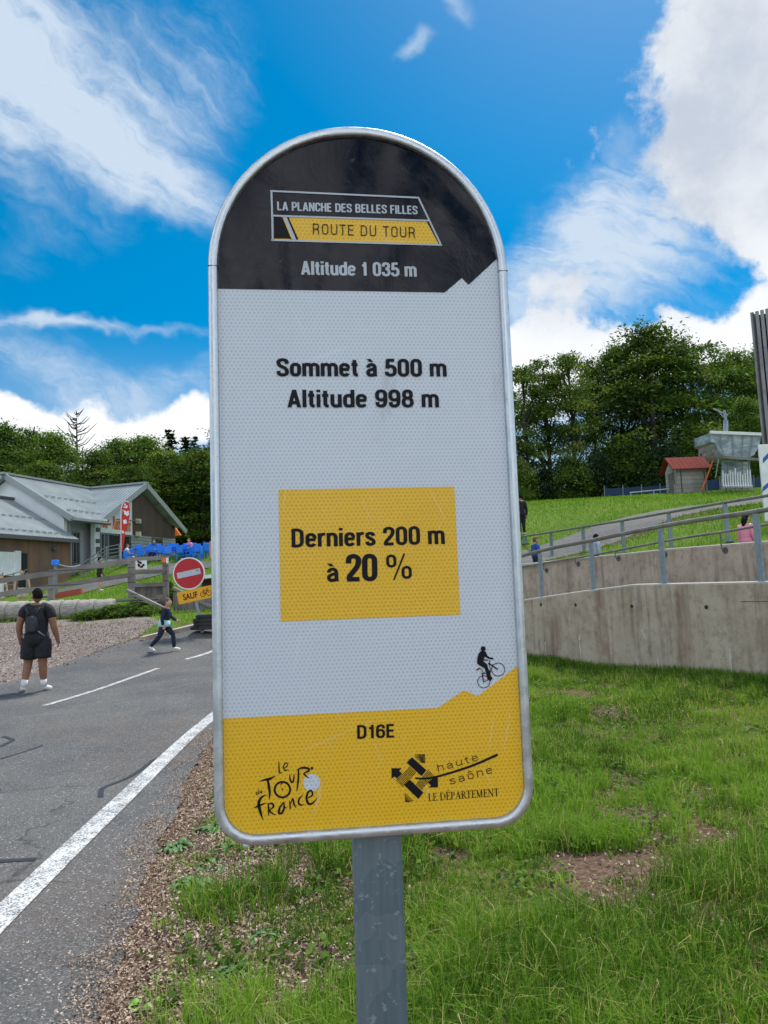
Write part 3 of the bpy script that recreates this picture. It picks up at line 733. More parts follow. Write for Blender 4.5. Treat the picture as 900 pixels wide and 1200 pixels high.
# race emblem, brushed letters
z5 = zc(290, 880, 8.18); PX = .000151
def br(mb_, zf, pts, k=PX, n=5):
    stroke(mb_, sp, [(*zf(a, b), max(w, 2) * k) for a, b, w in smooth_pts(pts, n)])
mb = MB()
for pts in [[(298, 96, 5), (303, 150, 12), (304, 198, 13), (312, 210, 12), (332, 204, 7)],
            [(348, 166, 8), (382, 140, 10), (376, 112, 10), (356, 122, 11), (346, 155, 12), (360, 184, 13), (394, 178, 6)],
            [(112, 292, 3), (160, 276, 18), (210, 266, 26), (270, 238, 4)], [(193, 266, 20), (206, 340, 25), (214, 400, 22), (208, 462, 6)],
            [(405, 222, 8), (410, 275, 17), (428, 300, 17), (443, 275, 17), (446, 222, 10)],
            [(490, 170, 14), (488, 260, 20), (480, 330, 16), (474, 388, 4)], [(468, 184, 5), (520, 160, 20), (578, 164, 22), (588, 186, 20), (542, 214, 14), (560, 236, 16), (592, 258, 5)],
            [(100, 388, 8), (84, 400, 8), (90, 416, 8), (106, 402, 8), (110, 362, 6), (108, 414, 6)], [(124, 402, 6), (140, 390, 7), (132, 378, 6), (122, 396, 7), (142, 404, 5)],
            [(182, 416, 4), (132, 446, 22), (108, 500, 30), (124, 580, 27), (150, 660, 4)], [(58, 544, 3), (112, 522, 22), (184, 492, 3)],
            [(198, 498, 10), (204, 560, 19), (202, 620, 5)], [(192, 510, 6), (232, 500, 19), (250, 530, 18), (216, 566, 12), (232, 592, 16), (276, 612, 4)],
            [(352, 484, 10), (314, 536, 18), (300, 588, 22), (330, 592, 22), (352, 540, 18), (348, 490, 10), (356, 536, 14), (380, 544, 4)],
            [(402, 474, 8), (412, 552, 17)], [(410, 512, 8), (434, 456, 14), (446, 506, 18), (468, 546, 4)],
            [(534, 420, 4), (498, 452, 17), (490, 494, 19), (510, 516, 17), (544, 508, 4)],
            [(574, 452, 10), (622, 420, 17), (612, 378, 18), (580, 396, 20), (566, 452, 22), (584, 502, 24), (624, 498, 18), (672, 442, 3)],
            [(318, 330, 4), (330, 306, 12), (350, 292, 4)]]: br(mb, z5, pts)
stroke(mb, sp, [(*z5(a, b), w * PX) for a, b, w in ring_pts((335, 368), 74, 21)])
disc(mb, sp, z5(336, 364), 9 * PX); disc(mb, sp, z5(618, 163), 14 * PX)
mb.cur = 1; disc(mb, sp, z5(616, 302), 86 * PX, -.0013)
mb.build('race_emblem', ['black_print', 'sheet_white'], face)
# department emblem, woven bands, swoosh and lettering
zh = zc(450, 870, 6); PH = .000205
mb = MB()
def poly(pts): flat(mb, sp, [zh(a, b) for a, b in pts], -.0017)
poly([(158, 140), (196, 102), (297, 194), (263, 236)]); poly([(140, 298), (180, 260), (276, 350), (241, 396)])
poly([(52, 180), (124, 180), (106, 198), (126, 216), (90, 254), (74, 238), (52, 254)])
poly([(340, 252), (378, 238), (378, 314), (310, 316), (330, 300), (308, 282)])
def hatch(a, b, c, d, n):
    for i in range(n):
        t = (i + .5) / n; p = (a[0] + (d[0] - a[0]) * t, a[1] + (d[1] - a[1]) * t); q = (b[0] + (c[0] - b[0]) * t, b[1] + (c[1] - b[1]) * t)
        stroke(mb, sp, [(*zh(*p), 5 * PH), (*zh(*q), 5 * PH)], -.0017)
hatch((80, 264), (182, 166), (226, 212), (128, 312), 6); hatch((222, 292), (310, 188), (354, 234), (264, 332), 6)
hatch((216, 92), (232, 78), (290, 78), (262, 142), 6) if False else hatch((218, 80), (218, 104), (262, 142), (290, 80), 6)
hatch((290, 84), (288, 146), (262, 140), (236, 82), 5); hatch((142, 348), (148, 416), (172, 418), (212, 408), 6)
br(mb, zh, [(218, 250, 14), (300, 252, 15), (390, 234, 16), (520, 196, 17), (650, 150, 18), (798, 84, 20)], PH)
cond(mb, 'haute', sp, zh(376, 206), zh(668, 124), .0118, .1, .1, -.0017, .14); cond(mb, 'saône', sp, zh(462, 298), zh(768, 212), .0125, .1, .1, -.0017, .14)
serif(mb, sp, 'LE DÉPARTEMENT', zh(312, 412), zh(810, 374), .0115)
mb.build('department_emblem', 'black_print', face)
# rider climbing the yellow slope
zr = zc(520, 740, 9); PR = .000137
mb = MB()
for c, r in (((420, 530), 64), ((572, 400), 69)): stroke(mb, sp, [(*zr(a, b), w * PR) for a, b, w in ring_pts(c, r, 8)])
flat(mb, sp, [zr(*p) for p in [(392, 205), (440, 210), (456, 250), (480, 270), (520, 278), (522, 296), (470, 288), (432, 264), (418, 290), (440, 294), (470, 296), (466, 306), (408, 306), (455, 345), (468, 396), (494, 420), (490, 460), (512, 492), (492, 526), (458, 500), (446, 440), (430, 388), (372, 356), (348, 330), (354, 270), (370, 226)]], -.0016)
disc(mb, sp, zr(414, 182), 30 * PR)
for a, b, w in [((342, 408), (378, 384), 15), ((376, 384), (432, 444), 8), ((402, 432), (418, 530), 13), ((468, 330), (568, 400), 15), ((484, 300), (478, 350), 8), ((420, 532), (492, 492), 9), ((404, 446), (470, 440), 7), ((478, 346), (494, 420), 7)]:
    stroke(mb, sp, [(*zr(*a), w * PR), (*zr(*b), w * PR)], -.0019)
mb.build('cyclist_pictogram', 'black_print', face)
mb = MB(); mb.box((.0, .040, .95), (.0765, .05, 2.3)); mb.build('post', 'post_steel', sign, bevel=.005)
for z in (1.45, 2.1):
    mb = MB(); mb.box((0, .0105, z), (.3, .006, .04)); mb.build('mounting_bracket', 'galvanised', sign)

# ------------------------------------------------------------------ lie of the land
CP = [(-2, 4, .03), (-2.2, 6, .03), (-6, 8, 0), (0, 2, 0), (-3, -4, 0), (3, 4, .05), (5, 5, .08), (2.3, 14.3, .2), (4.5, 9.6, .21), (5.7, 7.0, .2), (2, 9, .1), (.5, 16, .35), (1.2, 12, .16), (8, 2, .2), (12, -4, .5), (4, -6, 0), (-8, -8, 0),
      (2.75, 14.6, .3), (4.95, 9.95, .3), (3.8, 17.6, 1.62), (5.3, 14.6, 1.68), (6.6, 12, 1.75), (8.2, 8.5, 1.8), (10, 5, 1.9), (3.35, 16.3, .7), (4.7, 13.3, .7), (6.0, 10.7, .7), (7.4, 7.8, .8),
      (4.3, 22, 1.75), (5.7, 21, 1.8), (7.8, 16.5, 1.85), (8.44, 19, 2.42), (6.4, 30, 2.62), (7.4, 24.5, 2.45), (9.2, 14.5, 2.45), (10.5, 9, 2.6), (5, 28, 2.5), (10, 30.5, 3.86), (16.7, 34.3, 4.85), (24, 37, 5.6),
      (7, 34.5, 4.05), (2, 34, 3.5), (8.4, 45, 6.4), (15.6, 45, 6.5), (22.2, 45, 6.6), (12, 38, 5.4), (0, 45, 5.9), (-8, 42, 4.2), (10, 60, 6.6), (22, 60, 6.8), (32, 65, 7.2), (42, 80, 7.4), (30, 46, 7), (0, 65, 7.5), (14, 20, 3.2), (20, 18, 3.8),
      (-7, 14, .12), (-6.3, 14, .09), (-12, 24, 1.1), (-8.8, 25, 1.2), (-5.4, 18.6, .42), (-5.0, 21, .86), (-6.6, 20, .7), (-9.5, 26.2, 1.3), (-13.4, 33, 1.6), (-15, 40, 2.27), (-19, 43, 2.55), (-23.6, 46, 2.6), (-17.5, 46.6, 3.6), (-15.6, 48, 4.22), (-12, 48.5, 4.25), (-8, 49, 4.28), (-13, 56, 4.35), (-10, 42, 3.3), (-9, 34, 2.3),
      (-13, 66, 6.6), (-5, 60, 6.5), (-16, 74, 8.0), (-25, 62, 4.6), (-30, 76, 6.5), (-46, 76, 6), (-42, 52, 3), (-30, 38, 2.3), (-20, 20, .7), (-20, 10, 0), (-12, 15, .15), (-25, 28, 1.3), (-4.15, 18.7, .34), (-5.5, 12.3, .03), (-4.85, 16.3, .2), (-1.2, 15, .3), (-.4, 18, .6),
      (-2, 25, 1.35), (1.5, 27, 1.9), (0, 22, 1.1), (90, 90, 9), (-90, 90, 8), (0, 140, 12), (90, 0, 3), (-90, 0, -1), (0, -40, -1), (60, 40, 8), (-60, 40, 2)]
CPa = np.array(CP); _c2 = .8
def _k(d2): return np.sqrt(d2 + _c2)
_A = _k(((CPa[:, None, :2] - CPa[None, :, :2]) ** 2).sum(-1)); _m = CPa[:, 2].mean()
_wt = np.linalg.solve(_A + np.eye(len(CP)) * 1e-6, CPa[:, 2] - _m)
def hgt(x, y):
    x = np.asarray(x, float); y = np.asarray(y, float); sh = x.shape; x = x.ravel(); y = y.ravel(); out = np.empty(len(x))
    for i in range(0, len(x), 20000):
        d2 = (x[i:i + 20000, None] - CPa[None, :, 0]) ** 2 + (y[i:i + 20000, None] - CPa[None, :, 1]) ** 2
        out[i:i + 20000] = _k(d2) @ _wt + _m
    return out.reshape(sh)
def hz(x, y): return float(hgt(np.array([x]), np.array([y]))[0])
def ground_px(px, py):
    """where the view through a photo pixel meets the land"""
    d = ray(px, py); t = np.linspace(1, 90, 1500); P = np.array(CAM_LOC)[None] + np.array(d)[None] * t[:, None]
    b = P[:, 2] - hgt(P[:, 0], P[:, 1]); i = int(np.argmax(b < 0)) if (b < 0).any() else len(t) - 1
    return Vector(P[i])

# road edges: left and right borders of the asphalt
RL = smooth_pts([(-8.4, -8), (-8.2, 0), (-7.9, 6), (-7.75, 10), (-7.6, 13.2), (-7.43, 14.8), (-7.23, 16.8), (-6.87, 18.7), (-6.2, 20.2), (-4.9, 22.4), (-2.4, 26), (.6, 29), (5, 31.4), (10, 33), (16.5, 35.4), (26, 39)], 12)
RR = smooth_pts([(-1.0, -8), (-1.05, 0), (-1.2, 3.1), (-1.46, 4.5), (-1.66, 5.9), (-1.97, 8), (-2.05, 10), (-1.75, 12), (-1.1, 15), (-.1, 18), (1.4, 21), (3.2, 24.2), (5.6, 26.6), (9.6, 28.7), (16.5, 32.6), (26, 36)], 10)
def resample(P, n):
    P = np.array(P)[:, :2]; s = np.concatenate([[0], np.cumsum(np.linalg.norm(np.diff(P, axis=0), axis=1))]); t = np.linspace(0, s[-1], n)
    return np.stack([np.interp(t, s, P[:, 0]), np.interp(t, s, P[:, 1])], 1)
NR = 260
RLa, RRa = resample(RL, NR), resample(RR, NR)
jit = rng.normal(0, 1, NR * 3); jit = np.convolve(jit, np.ones(3) / 3, 'same')
RRd = resample(RR, NR * 3)
def sheet(name, m, A, B, nacross, off, parent=None, jA=None, jB=None):
    vs = []
    for i in range(len(A)):
        for j in range(nacross + 1):
            t = j / nacross; vs.append(A[i] * (1 - t) + B[i] * t)
    vs = np.array(vs); z = hgt(vs[:, 0], vs[:, 1]) + off; k = nacross + 1
    f = [(i * k + j, i * k + j + 1, (i + 1) * k + j + 1, (i + 1) * k + j) for i in range(len(A) - 1) for j in range(nacross)]
    return arrays_obj(name, np.column_stack([vs, z]), np.array(f).ravel(), np.full(len(f), 4), m, parent, smooth=True)
A3, B3 = resample(RL, NR * 3), resample(RR, NR * 3)
nb = rng.normal(0, 1, (len(B3), 2)); nb = np.stack([np.convolve(nb[:, k], np.ones(4) / 4, 'same') for k in range(2)], 1)
struct(sheet('road', 'asphalt', A3, B3 + nb * .035, 14, .02))
def ribbon(name, m, pts, w, off, n=40):
    P = resample(pts, n); d = np.gradient(P, axis=0); d /= np.linalg.norm(d, axis=1)[:, None]; nn = np.stack([-d[:, 1], d[:, 0]], 1) * (w if np.isscalar(w) else np.array(w)[:, None]) / 2
    return struct(sheet(name, m, P + nn, P - nn, 2, off))
ribbon('edge_marking', 'road_paint', smooth_pts([(-1.7, -6), (-1.92, 2), (-2.06, 4.0), (-2.2, 6.1), (-2.38, 9.6), (-2.28, 12.2), (-1.65, 15.2), (-.45, 18.2), (1.1, 21.3), (2.9, 24.5)], 8), .17, .027, 120)
ribbon('centre_marking', 'road_paint', [ground_px(52, 829)[:2], ground_px(120, 808)[:2], ground_px(185, 785)[:2]], .11, .027, 30)
ribbon('centre_marking', 'road_paint', [ground_px(218, 774)[:2], ground_px(250, 764)[:2], ground_px(290, 752)[:2]], .11, .027, 20)
simple('tar', (.022, .022, .024), .5)
tp = [ground_px(*p)[:2] for p in [(118, 938), (120, 928), (135, 922), (150, 915), (165, 905), (182, 893)]]
ribbon('crack_seal', 'tar', smooth_pts(tp, 6), .045, .024, 40)
ribbon('crack_seal', 'tar', [ground_px(-40, 1019)[:2], ground_px(0, 1015)[:2], ground_px(42, 1012)[:2]], .06, .024, 12)
ribbon('crack_seal', 'tar', [ground_px(0, 878)[:2], ground_px(16, 870)[:2], ground_px(4, 866)[:2]], .06, .024, 12)
ribbon('crack_seal', 'tar', [ground_px(0, 893)[:2], ground_px(30, 884)[:2], ground_px(50, 876)[:2]], .03, .024, 12)
# one big sheet of land
def axis(lo, hi, n, c=0, k=4.2):
    a = np.sinh(np.linspace(-k, k, n)); a /= np.sinh(k); return np.where(a < 0, c + a * (c - lo), c + a * (hi - c))
gx = axis(-420, 420, 300, 0, 6.0); gy = np.concatenate([np.linspace(-40, 0, 16), axis(0, 900, 560, 12, 6.4)[1:]]) ; gy = np.unique(gy)
GX, GY = np.meshgrid(gx, gy); GZ = hgt(np.clip(GX, -95, 95), np.clip(GY, -40, 140)) + 0
# distance to the right border of the asphalt gives the bare verge
def dist_poly(x, y, P):
    d = np.full(x.shape, 1e9)
    for p in P[::4]: d = np.minimum(d, (x - p[0]) ** 2 + (y - p[1]) ** 2)
    return np.sqrt(d)
dv = dist_poly(GX, GY, RRa); dl = dist_poly(GX, GY, RLa)
green = np.clip((dv - .25) / .8, 0, 1); green = np.where((GX < -3) & (GY < 30), np.clip((dl - .1) / .6, .0, 1), green)
green = np.where((GX > -1.6) & (GX < 6.5) & (GY < 15.5), np.minimum(green, .3), green)
nv = GX.size; k = len(gx); ii = np.arange(nv).reshape(GX.shape)
ff = np.stack([ii[:-1, :-1], ii[:-1, 1:], ii[1:, 1:], ii[1:, :-1]], -1).reshape(-1, 4)
land = arrays_obj('ground', np.column_stack([GX.ravel(), GY.ravel(), GZ.ravel()]), ff.ravel(), np.full(len(ff), 4), 'ground', smooth=True)
a = land.data.attributes.new('green', 'FLOAT', 'POINT'); a.data.foreach_set('value', green.ravel().astype(np.float32)); struct(land)
# gravel parking strip between the road and the log barrier
ga = resample([(-8.2, 0), (-7.9, 6), (-7.8, 10), (-7.62, 13.2), (-7.46, 14.8), (-7.27, 16.8), (-6.95, 18.7), (-6.5, 20.1), (-6.6, 22.6), (-7.8, 24.5)], 90); gb = resample([(-26, 0), (-26, 6), (-26, 12), (-26, 16), (-24, 20), (-22, 22), (-18, 24), (-12, 24.5)], 90)
struct(sheet('gravel_lot', 'gravel', ga, gb, 30, .012))

# ------------------------------------------------------------------ ramp: two concrete walls and three rails
def e2(A, B): d = Vector((B[0] - A[0], B[1] - A[1], 0)); d.normalize(); return d
WA, WB = (2.58, 14.5), (4.86, 9.87); we = e2(WA, WB); wn = Vector((-we.y, we.x, 0))        # wn points away from the road
top = [on_wall(616, 702, WA, WB), on_wall(680, 692.5, WA, WB), on_wall(742, 684.5, WA, WB), on_wall(900, 681, WA, WB)]
top = [top[0] - we * 3.2 + Vector((0, 0, -.42))] + top + [top[-1] + we * 4.5]
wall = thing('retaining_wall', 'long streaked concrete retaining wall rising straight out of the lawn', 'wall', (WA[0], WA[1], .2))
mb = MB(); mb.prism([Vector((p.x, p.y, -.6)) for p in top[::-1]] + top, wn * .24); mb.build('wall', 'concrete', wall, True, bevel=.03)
W2A, W2B = (3.15, 17.3), (5.82, 11.7); w2e = e2(W2A, W2B); w2n = Vector((-w2e.y, w2e.x, 0))
top2 = [on_wall(611.4, 660.6, W2A, W2B), on_wall(693, 652.3, W2A, W2B), on_wall(783, 642.7, W2A, W2B), on_wall(900, 633.4, W2A, W2B)]
top2 = [top2[0] - w2e * 2.2 + Vector((0, 0, -.2))] + top2 + [top2[-1] + w2e * 5]
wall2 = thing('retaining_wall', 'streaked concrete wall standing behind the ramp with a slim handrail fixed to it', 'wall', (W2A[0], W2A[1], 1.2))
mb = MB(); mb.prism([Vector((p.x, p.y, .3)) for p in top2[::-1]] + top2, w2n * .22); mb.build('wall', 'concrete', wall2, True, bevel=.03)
for px, py in [(634, 708.5), (674.5, 709), (740.5, 710.5), (827.7, 711.5)]:
    p = on_wall(px, py, WA, WB); mb = MB(); mb.tube([p - wn * .004, p + wn * .05], .03, 12); mb.build('weep_hole', 'dark_interior', wall, True)
p, q = on_wall(868, 705, WA, WB) - wn * .002, on_wall(960, 704, WA, WB) - wn * .002
mb = MB(); mb.bar(p, q, .006, .008); mb.build('pour_joint', 'dead_wood', wall, True)
simple('lime', (.55, .53, .49), .9, var=.3, vscale=30)
for (a, b) in [((639, 752), (641, 774)), ((679, 744), (681, 780)), ((771, 771), (772, 787)), ((855, 760), (858, 800)), ((752, 737), (757, 749))]:
    mb = MB(); P = [on_wall(a[0] + (b[0] - a[0]) * t + rnd.uniform(-.4, .4), a[1] + (b[1] - a[1]) * t, WA, WB) for t in np.linspace(0, 1, 7)]
    for i in range(6): mb.bar(P[i], P[i + 1], .006, .012 + .016 * rnd.random())
    mb.build('lime_streak', 'lime', wall, True)
# the walking surface between the walls
mb = MB(); ra = [p + wn * .24 - Vector((0, 0, .16)) for p in top]; rb_ = []
for p in ra:
    h = (Vector((W2A[0], W2A[1], 0)) - p).dot(w2n); rb_.append(p + w2n * h / max(.2, 1))
for i in range(len(ra) - 1):
    q = [ra[i], ra[i + 1], rb_[i + 1], rb_[i]]; mb.prism(q, (0, 0, -.3))
struct(mb.build('path', 'asphalt'))
def rail_material(q, b):
    n = q.noise(objc(q), 5, 5, .65); f = q.noise(objc(q), 40, 4, .6)
    c = q.mix(q.rng(n, .3, .7), (.13, .12, .095), (.22, .21, .17)); c = q.mix(q.m('MULTIPLY', q.rng(f, .55, .7), .5), c, (.08, .08, .06))
    q.put(b.inputs['Base Color'], c)
M['rail_wood'] = mat('worn_handrail', rail_material, rough=.55)
rl = thing('ramp_railing', 'sturdy railing with galvanised flat posts on top of the front concrete wall', 'railing', (WA[0], WA[1], 1.4))
rp = [on_wall(x, y, WA, WB) + wn * .1 for x, y in [(611.4, 650.2), (693, 632.3), (769, 616.8), (831, 606.5), (900, 596)]]
rp = [rp[0] - we * 3 + Vector((0, 0, -.45))] + rp + [rp[-1] + we * 4.5 + Vector((0, 0, .15))]
mb = MB(); mb.tube(smooth_pts([tuple(p) for p in rp], 6), .034, 12); mb.build('handrail', 'rail_wood', rl, True, True)
def along(P, k, ax):
    for i in range(len(P) - 1):
        a, b = P[i].dot(ax), P[i + 1].dot(ax)
        if a <= k <= b: return P[i].lerp(P[i + 1], (k - a) / (b - a))
    return P[-1]
for px, py in [(560, 706), (630.6, 699), (690.8, 692), (773, 684), (886.5, 681), (1040, 679)]:
    b0 = along(top, on_wall(px, py, WA, WB).dot(we), we) + wn * .1; t0 = along(rp, b0.dot(we), we)
    mb = MB(); mb.box((b0 + t0) / 2 - Vector((0, 0, .015)), (.085, .03, t0.z - b0.z - .03), math.atan2(we.y, we.x)); mb.box(b0 + Vector((0, 0, .006)), (.17, .1, .012), math.atan2(we.y, we.x))
    mb.build('post', 'galvanised', rl, True)
wr = thing('wall_handrail', 'slim dark handrail held by round brackets on the rear concrete wall', 'handrail', (W2A[0], W2A[1], 2))
hp = [on_wall(x, y, W2A, W2B) - w2n * .08 for x, y in [(611.4, 665.1), (693.3, 651.3), (793, 632.3), (900, 615)]]
hp = [hp[0] - w2e * 1.5 + Vector((0, 0, -.2))] + hp + [hp[-1] + w2e * 4 + Vector((0, 0, .3))]
mb = MB(); mb.tube(smooth_pts([tuple(p) for p in hp], 5), .021, 10); mb.build('handrail', 'rail_wood', wr, True, True)
for px, py in [(641, 668.5), (678, 661), (725, 654.5), (779.5, 650), (850, 645)]:
    b0 = on_wall(px, py, W2A, W2B); t0 = along(hp, b0.dot(w2e), w2e)
    mb = MB(); mb.tube([b0 + w2n * .002, b0 - w2n * .012], .055, 14); mb.tube([b0 - w2n * .01, b0 - w2n * .08 + Vector((0, 0, .02)), t0], .011, 8); mb.build('bracket', 'dark_metal', wr, True)
BA, BB = (8.52, 19), (6.43, 30); be = e2(BA, BB)
br_ = thing('path_railing', 'grey post-and-handrail railing beside the sloping path below the hill lawn', 'railing', (BA[0], BA[1], 2.4))
bp = [on_wall(x, y, BA, BB) for x, y in [(1000, 563), (900, 580.7), (848, 589), (785, 600), (729.5, 610), (683, 617.5), (645, 623.7), (611, 629)]]
bp.append(bp[-1] + be * 4)
mb = MB(); mb.tube(bp, .04, 10); mb.build('handrail', 'rail_wood', br_, True, True)
for px in (615, 645, 683, 729.5, 785, 852, 935):
    x0 = on_wall(px, 620, BA, BB); t0 = along(bp, x0.dot(be), be); zb = hz(x0.x, x0.y) - .05
    mb = MB(); mb.box((t0.x, t0.y, (t0.z + zb) / 2), (.12, .04, t0.z - zb - .03), .35); mb.box((t0.x, t0.y, zb + .1), (.3, .2, .03)); mb.build('post', 'galvanised', br_, True)

# ------------------------------------------------------------------ top of the hill, right
p = at(890, 522, 20); q = at(897, 612, 20)
ip = thing('information_board', 'tall white information board with blue marks beside the slatted building', 'board', (q.x, 20, q.z))
mb = MB(); mb.box((q.x + .55, 20, (p.z + q.z) / 2 + .02), (1.12, .06, p.z - q.z)); mb.build('board', 'white_paint', ip, True, bevel=.01)
mb = MB(); mb.box((q.x + 1.0, 19.963, (p.z + q.z) / 2), (.08, .008, p.z - q.z - .2)); mb.build('frame', 'grey_paint', ip, True)
for a, b in [((894, 543), (901, 530)), ((893, 577), (903, 563)), ((906, 557), (914, 540))]:
    u, v = at(*a, 19.964), at(*b, 19.964); d = (v - u); n_ = Vector((-d.z, 0, d.x)).normalized()
    mb = MB(); mb.prism([u, u + d * .35 + n_ * .06, v, u + d * .7 - n_ * .07], (0, .01, 0)); mb.build('blue_mark', 'blue_print', ip, True)
for k in (.15, .95):
    mb = MB(); zb = hz(q.x + k, 20) - .2; mb.box((q.x + k, 20.02, (zb + q.z) / 2), (.08, .05, q.z - zb)); mb.build('leg', 'galvanised', ip, True)
p = at(880, 367, 24); zb = hz(p.x + 1, 25) - .5
tb = thing('slatted_building', 'tall building clad in narrow grey vertical slats at the edge of the view', 'building', (p.x, 24, zb + .5), R(-30))
TH = p.z - zb
mb = MB(); mb.box((4.5, 4.15, TH / 2 - .55), (8.8, 8, TH - .02)); mb.build('wall', 'dark_interior', tb)
mb = MB()
for i in range(62): h_ = TH + .06 * i * .145; mb.box((.03 + i * .145, 0, h_ / 2 - .5), (.1, .14, h_))
for i in range(55): mb.box((.04, .17 + i * .145, TH / 2 - .5), (.14, .075, TH))
mb.build('slat_cladding', 'slat_wood', tb)
# wooden hut
h0 = at(805, 577, 44); h0.z = hz(h0.x, 44) 
hut = thing('wooden_hut', 'small pale wooden hut with a red metal roof on the hill crest', 'hut', h0, R(2))
mb = MB(); mb.box((0, 0, .68), (1.75, 1.5, 1.42)); mb.prism([(-.87, -.75, 1.38), (-.87, .75, 1.38), (-.87, 0, 1.98)], (1.74, 0, 0)); mb.build('wall', 'shed_wood', hut)
rf = MB(); sl = .82
for s_ in (-1, 1):
    rf.prism([(-1.15, s_ * 1.0, 1.28), (1.15, s_ * 1.0, 1.28), (1.15, 0, 2.08), (-1.15, 0, 2.08)], (0, 0, .06))
    for i in range(10): rf.bar((-1.12 + i * .249, s_ * 1.0, 1.34), (-1.12 + i * .249, 0, 2.14), .025, .02)
rf.build('roof', 'roof_red', hut)
mb = MB(); mb.box((-.885, 0, .62), (.03, .65, 1.2)); mb.build('door', 'old_planks', hut)
for x_ in (-.6, .75): mb = MB(); mb.box((x_, -.765, .65), (.05, .03, 1.2)); mb.build('corner_trim', 'dead_wood', hut)
mb = MB(); mb.bar((-1.1, -.95, 1.3), (-1.0, -.75, .5), .06, .06); mb.build('brace', 'dead_wood', hut)
# ski lift terminal with a draped cover
def L(px, py, Y=41): return at(px, py, Y)
st = thing('lift_terminal', 'lift terminal wrapped in pale translucent sheeting above a grid of hanging bars', 'ski lift', L(864, 574))
prof_ = [(833, 507), (892, 509.5), (890, 522), (884, 533), (877, 537), (850, 536), (843, 529), (838, 520), (833, 518)]
mb = MB(); mb.prism([L(*p) for p in prof_], (0, 2.2, .1)); mb.build('cover', 'tarpaulin', st, True)
mb = MB(); mb.bar(L(832, 506.5, 40.9), L(893, 509, 40.9), .12, .16); mb.build('cover_edge', 'white_paint', st, True)
for x in (844, 858, 871, 882):
    mb = MB(); mb.tube([L(x, 509, 40.93), L(x + (1 if x < 860 else -1), 522, 40.93), L(x + (864 - x) * .25, 536, 40.93)], .025, 6); mb.build('rib', 'grey_paint', st, True)
mb = MB(); mb.bar(L(838, 535, 40.8), L(892, 539, 40.8), .12, .14); mb.build('beam', 'old_wood', st, True)
for x in (846, 853, 862, 870, 877):
    mb = MB(); mb.tube([L(x, 538, 40.9), L(x - 1 + (x - 862) * .06, 574, 40.9)], .022, 6); mb.build('upright', 'dark_metal', st, True)
for y in (541, 550, 560, 572):
    mb = MB(); mb.tube([L(846 - (y - 541) * .05, y, 40.88), L(880 + (y - 541) * .05, y + .6, 40.88)], .018, 6); mb.build('crossbar', 'grey_paint', st, True)
for i in range(12):
    x = 847 + i * 2.9; mb = MB(); y0 = 548 + rnd.uniform(0, 8); mb.tube([L(x, y0, 40.82), L(x + .4, 566, 40.82), L(x + 1.6, 571.5, 40.6), L(x + 2.4, 569, 40.5)], .034, 6); mb.build('hanging_bar', 'white_paint', st, True)
mb = MB(); mb.prism([L(848, 540, 41.6), L(878, 541, 41.6), L(883, 574, 41.6), L(844, 574, 41.6)], (0, .1, 0)); mb.build('backdrop', 'tarpaulin', st, True)
py_ = thing('lift_pylon', 'grey steel lift pylon with a crossarm rising behind the covered terminal', 'pylon', L(850, 574, 46))
mb = MB(); a, b = L(849, 575, 46), L(850.5, 493, 46); mb.tube([a, b], [.16, .14], 12); mb.build('column', 'galvanised', py_, True, True)
mb = MB(); mb.tube([b, L(848.5, 481, 46)], .09, 10); mb.build('mast', 'galvanised', py_, True)
mb = MB(); mb.bar(L(836, 479, 46), L(853, 486.5, 46), .09, .09); mb.bar(L(840, 480, 46), L(848, 489, 46), .06, .06); mb.build('crossarm', 'galvanised', py_, True)
op = thing('barrier_pole', 'orange pole leaning beside the red-roofed hut', 'pole', L(822.5, 574, 42.5)); mb = MB(); mb.tube([L(822.5, 574.5, 42.5), L(838, 534, 42.5)], .045, 8); mb.build('pole', 'orange_paint', op, True)
bp_ = thing('bent_pipe', 'bent grey pipe standing behind the red hut roof', 'pipe', L(819.5, 575, 44.5)); mb = MB(); mb.tube([L(820, 575, 46), L(819.5, 518, 46), L(820.5, 515, 46), L(823, 514, 46), L(834, 514, 46)], .05, 8); mb.build('pipe', 'grey_paint', bp_, True, True)
lg = thing('leaning_strut', 'short grey strut beneath the left end of the lift beam', 'strut', L(838, 560, 40.8)); mb = MB(); mb.tube([L(838.5, 560, 40.8), L(842, 538, 40.8)], .03, 6); mb.build('strut', 'grey_paint', lg, True)
for lab, x0, x1, yb, yt, Y in [('dark blue safety net strung below the trees left of the hut', 708, 784, 581, 572, 46), ('dark blue safety net stretched behind the covered lift terminal', 823, 893, 577, 562, 47)]:
    nt = thing('safety_net', lab, 'net', L(x0, yb, Y)); mb = MB(); n = 14
    vs = [L(x0 + (x1 - x0) * i / n, (yt + (yb - yt) * j) - (x0 + (x1 - x0) * i / n - x0) * .05 + (1.0 * abs(math.sin(i * .9)) if j == 0 else 0), Y) for j in (0, 1) for i in range(n + 1)]
    mb.prism([v for v in vs[:n + 1]] + vs[n + 1:][::-1], (0, .02, 0)); mb.build('net', 'blue_net', nt, True)
    for i in range(0, n + 1, 4):
        mb = MB(); a = vs[i]; b = vs[n + 1 + i]; mb.tube([b + Vector((0, -.05, -.2)), a + Vector((0, -.05, .15))], .025, 6); mb.build('post', 'grey_paint', nt, True)
lr = thing('low_rail', 'low white tube rail on the grass left of the hut', 'rail', L(760, 580, 43)); mb = MB(); mb.tube([L(738, 577.5, 43), L(784, 573, 43)], .035, 8); mb.build('bar', 'grey_cloth', lr, True)
for x in (739, 766):
    mb = MB(); a = L(x, 577.5 - (x - 738) * .1, 43); mb.tube([a, (a.x, a.y, hz(a.x, a.y) - .1)], .03, 6); mb.build('leg', 'grey_cloth', lr, True)

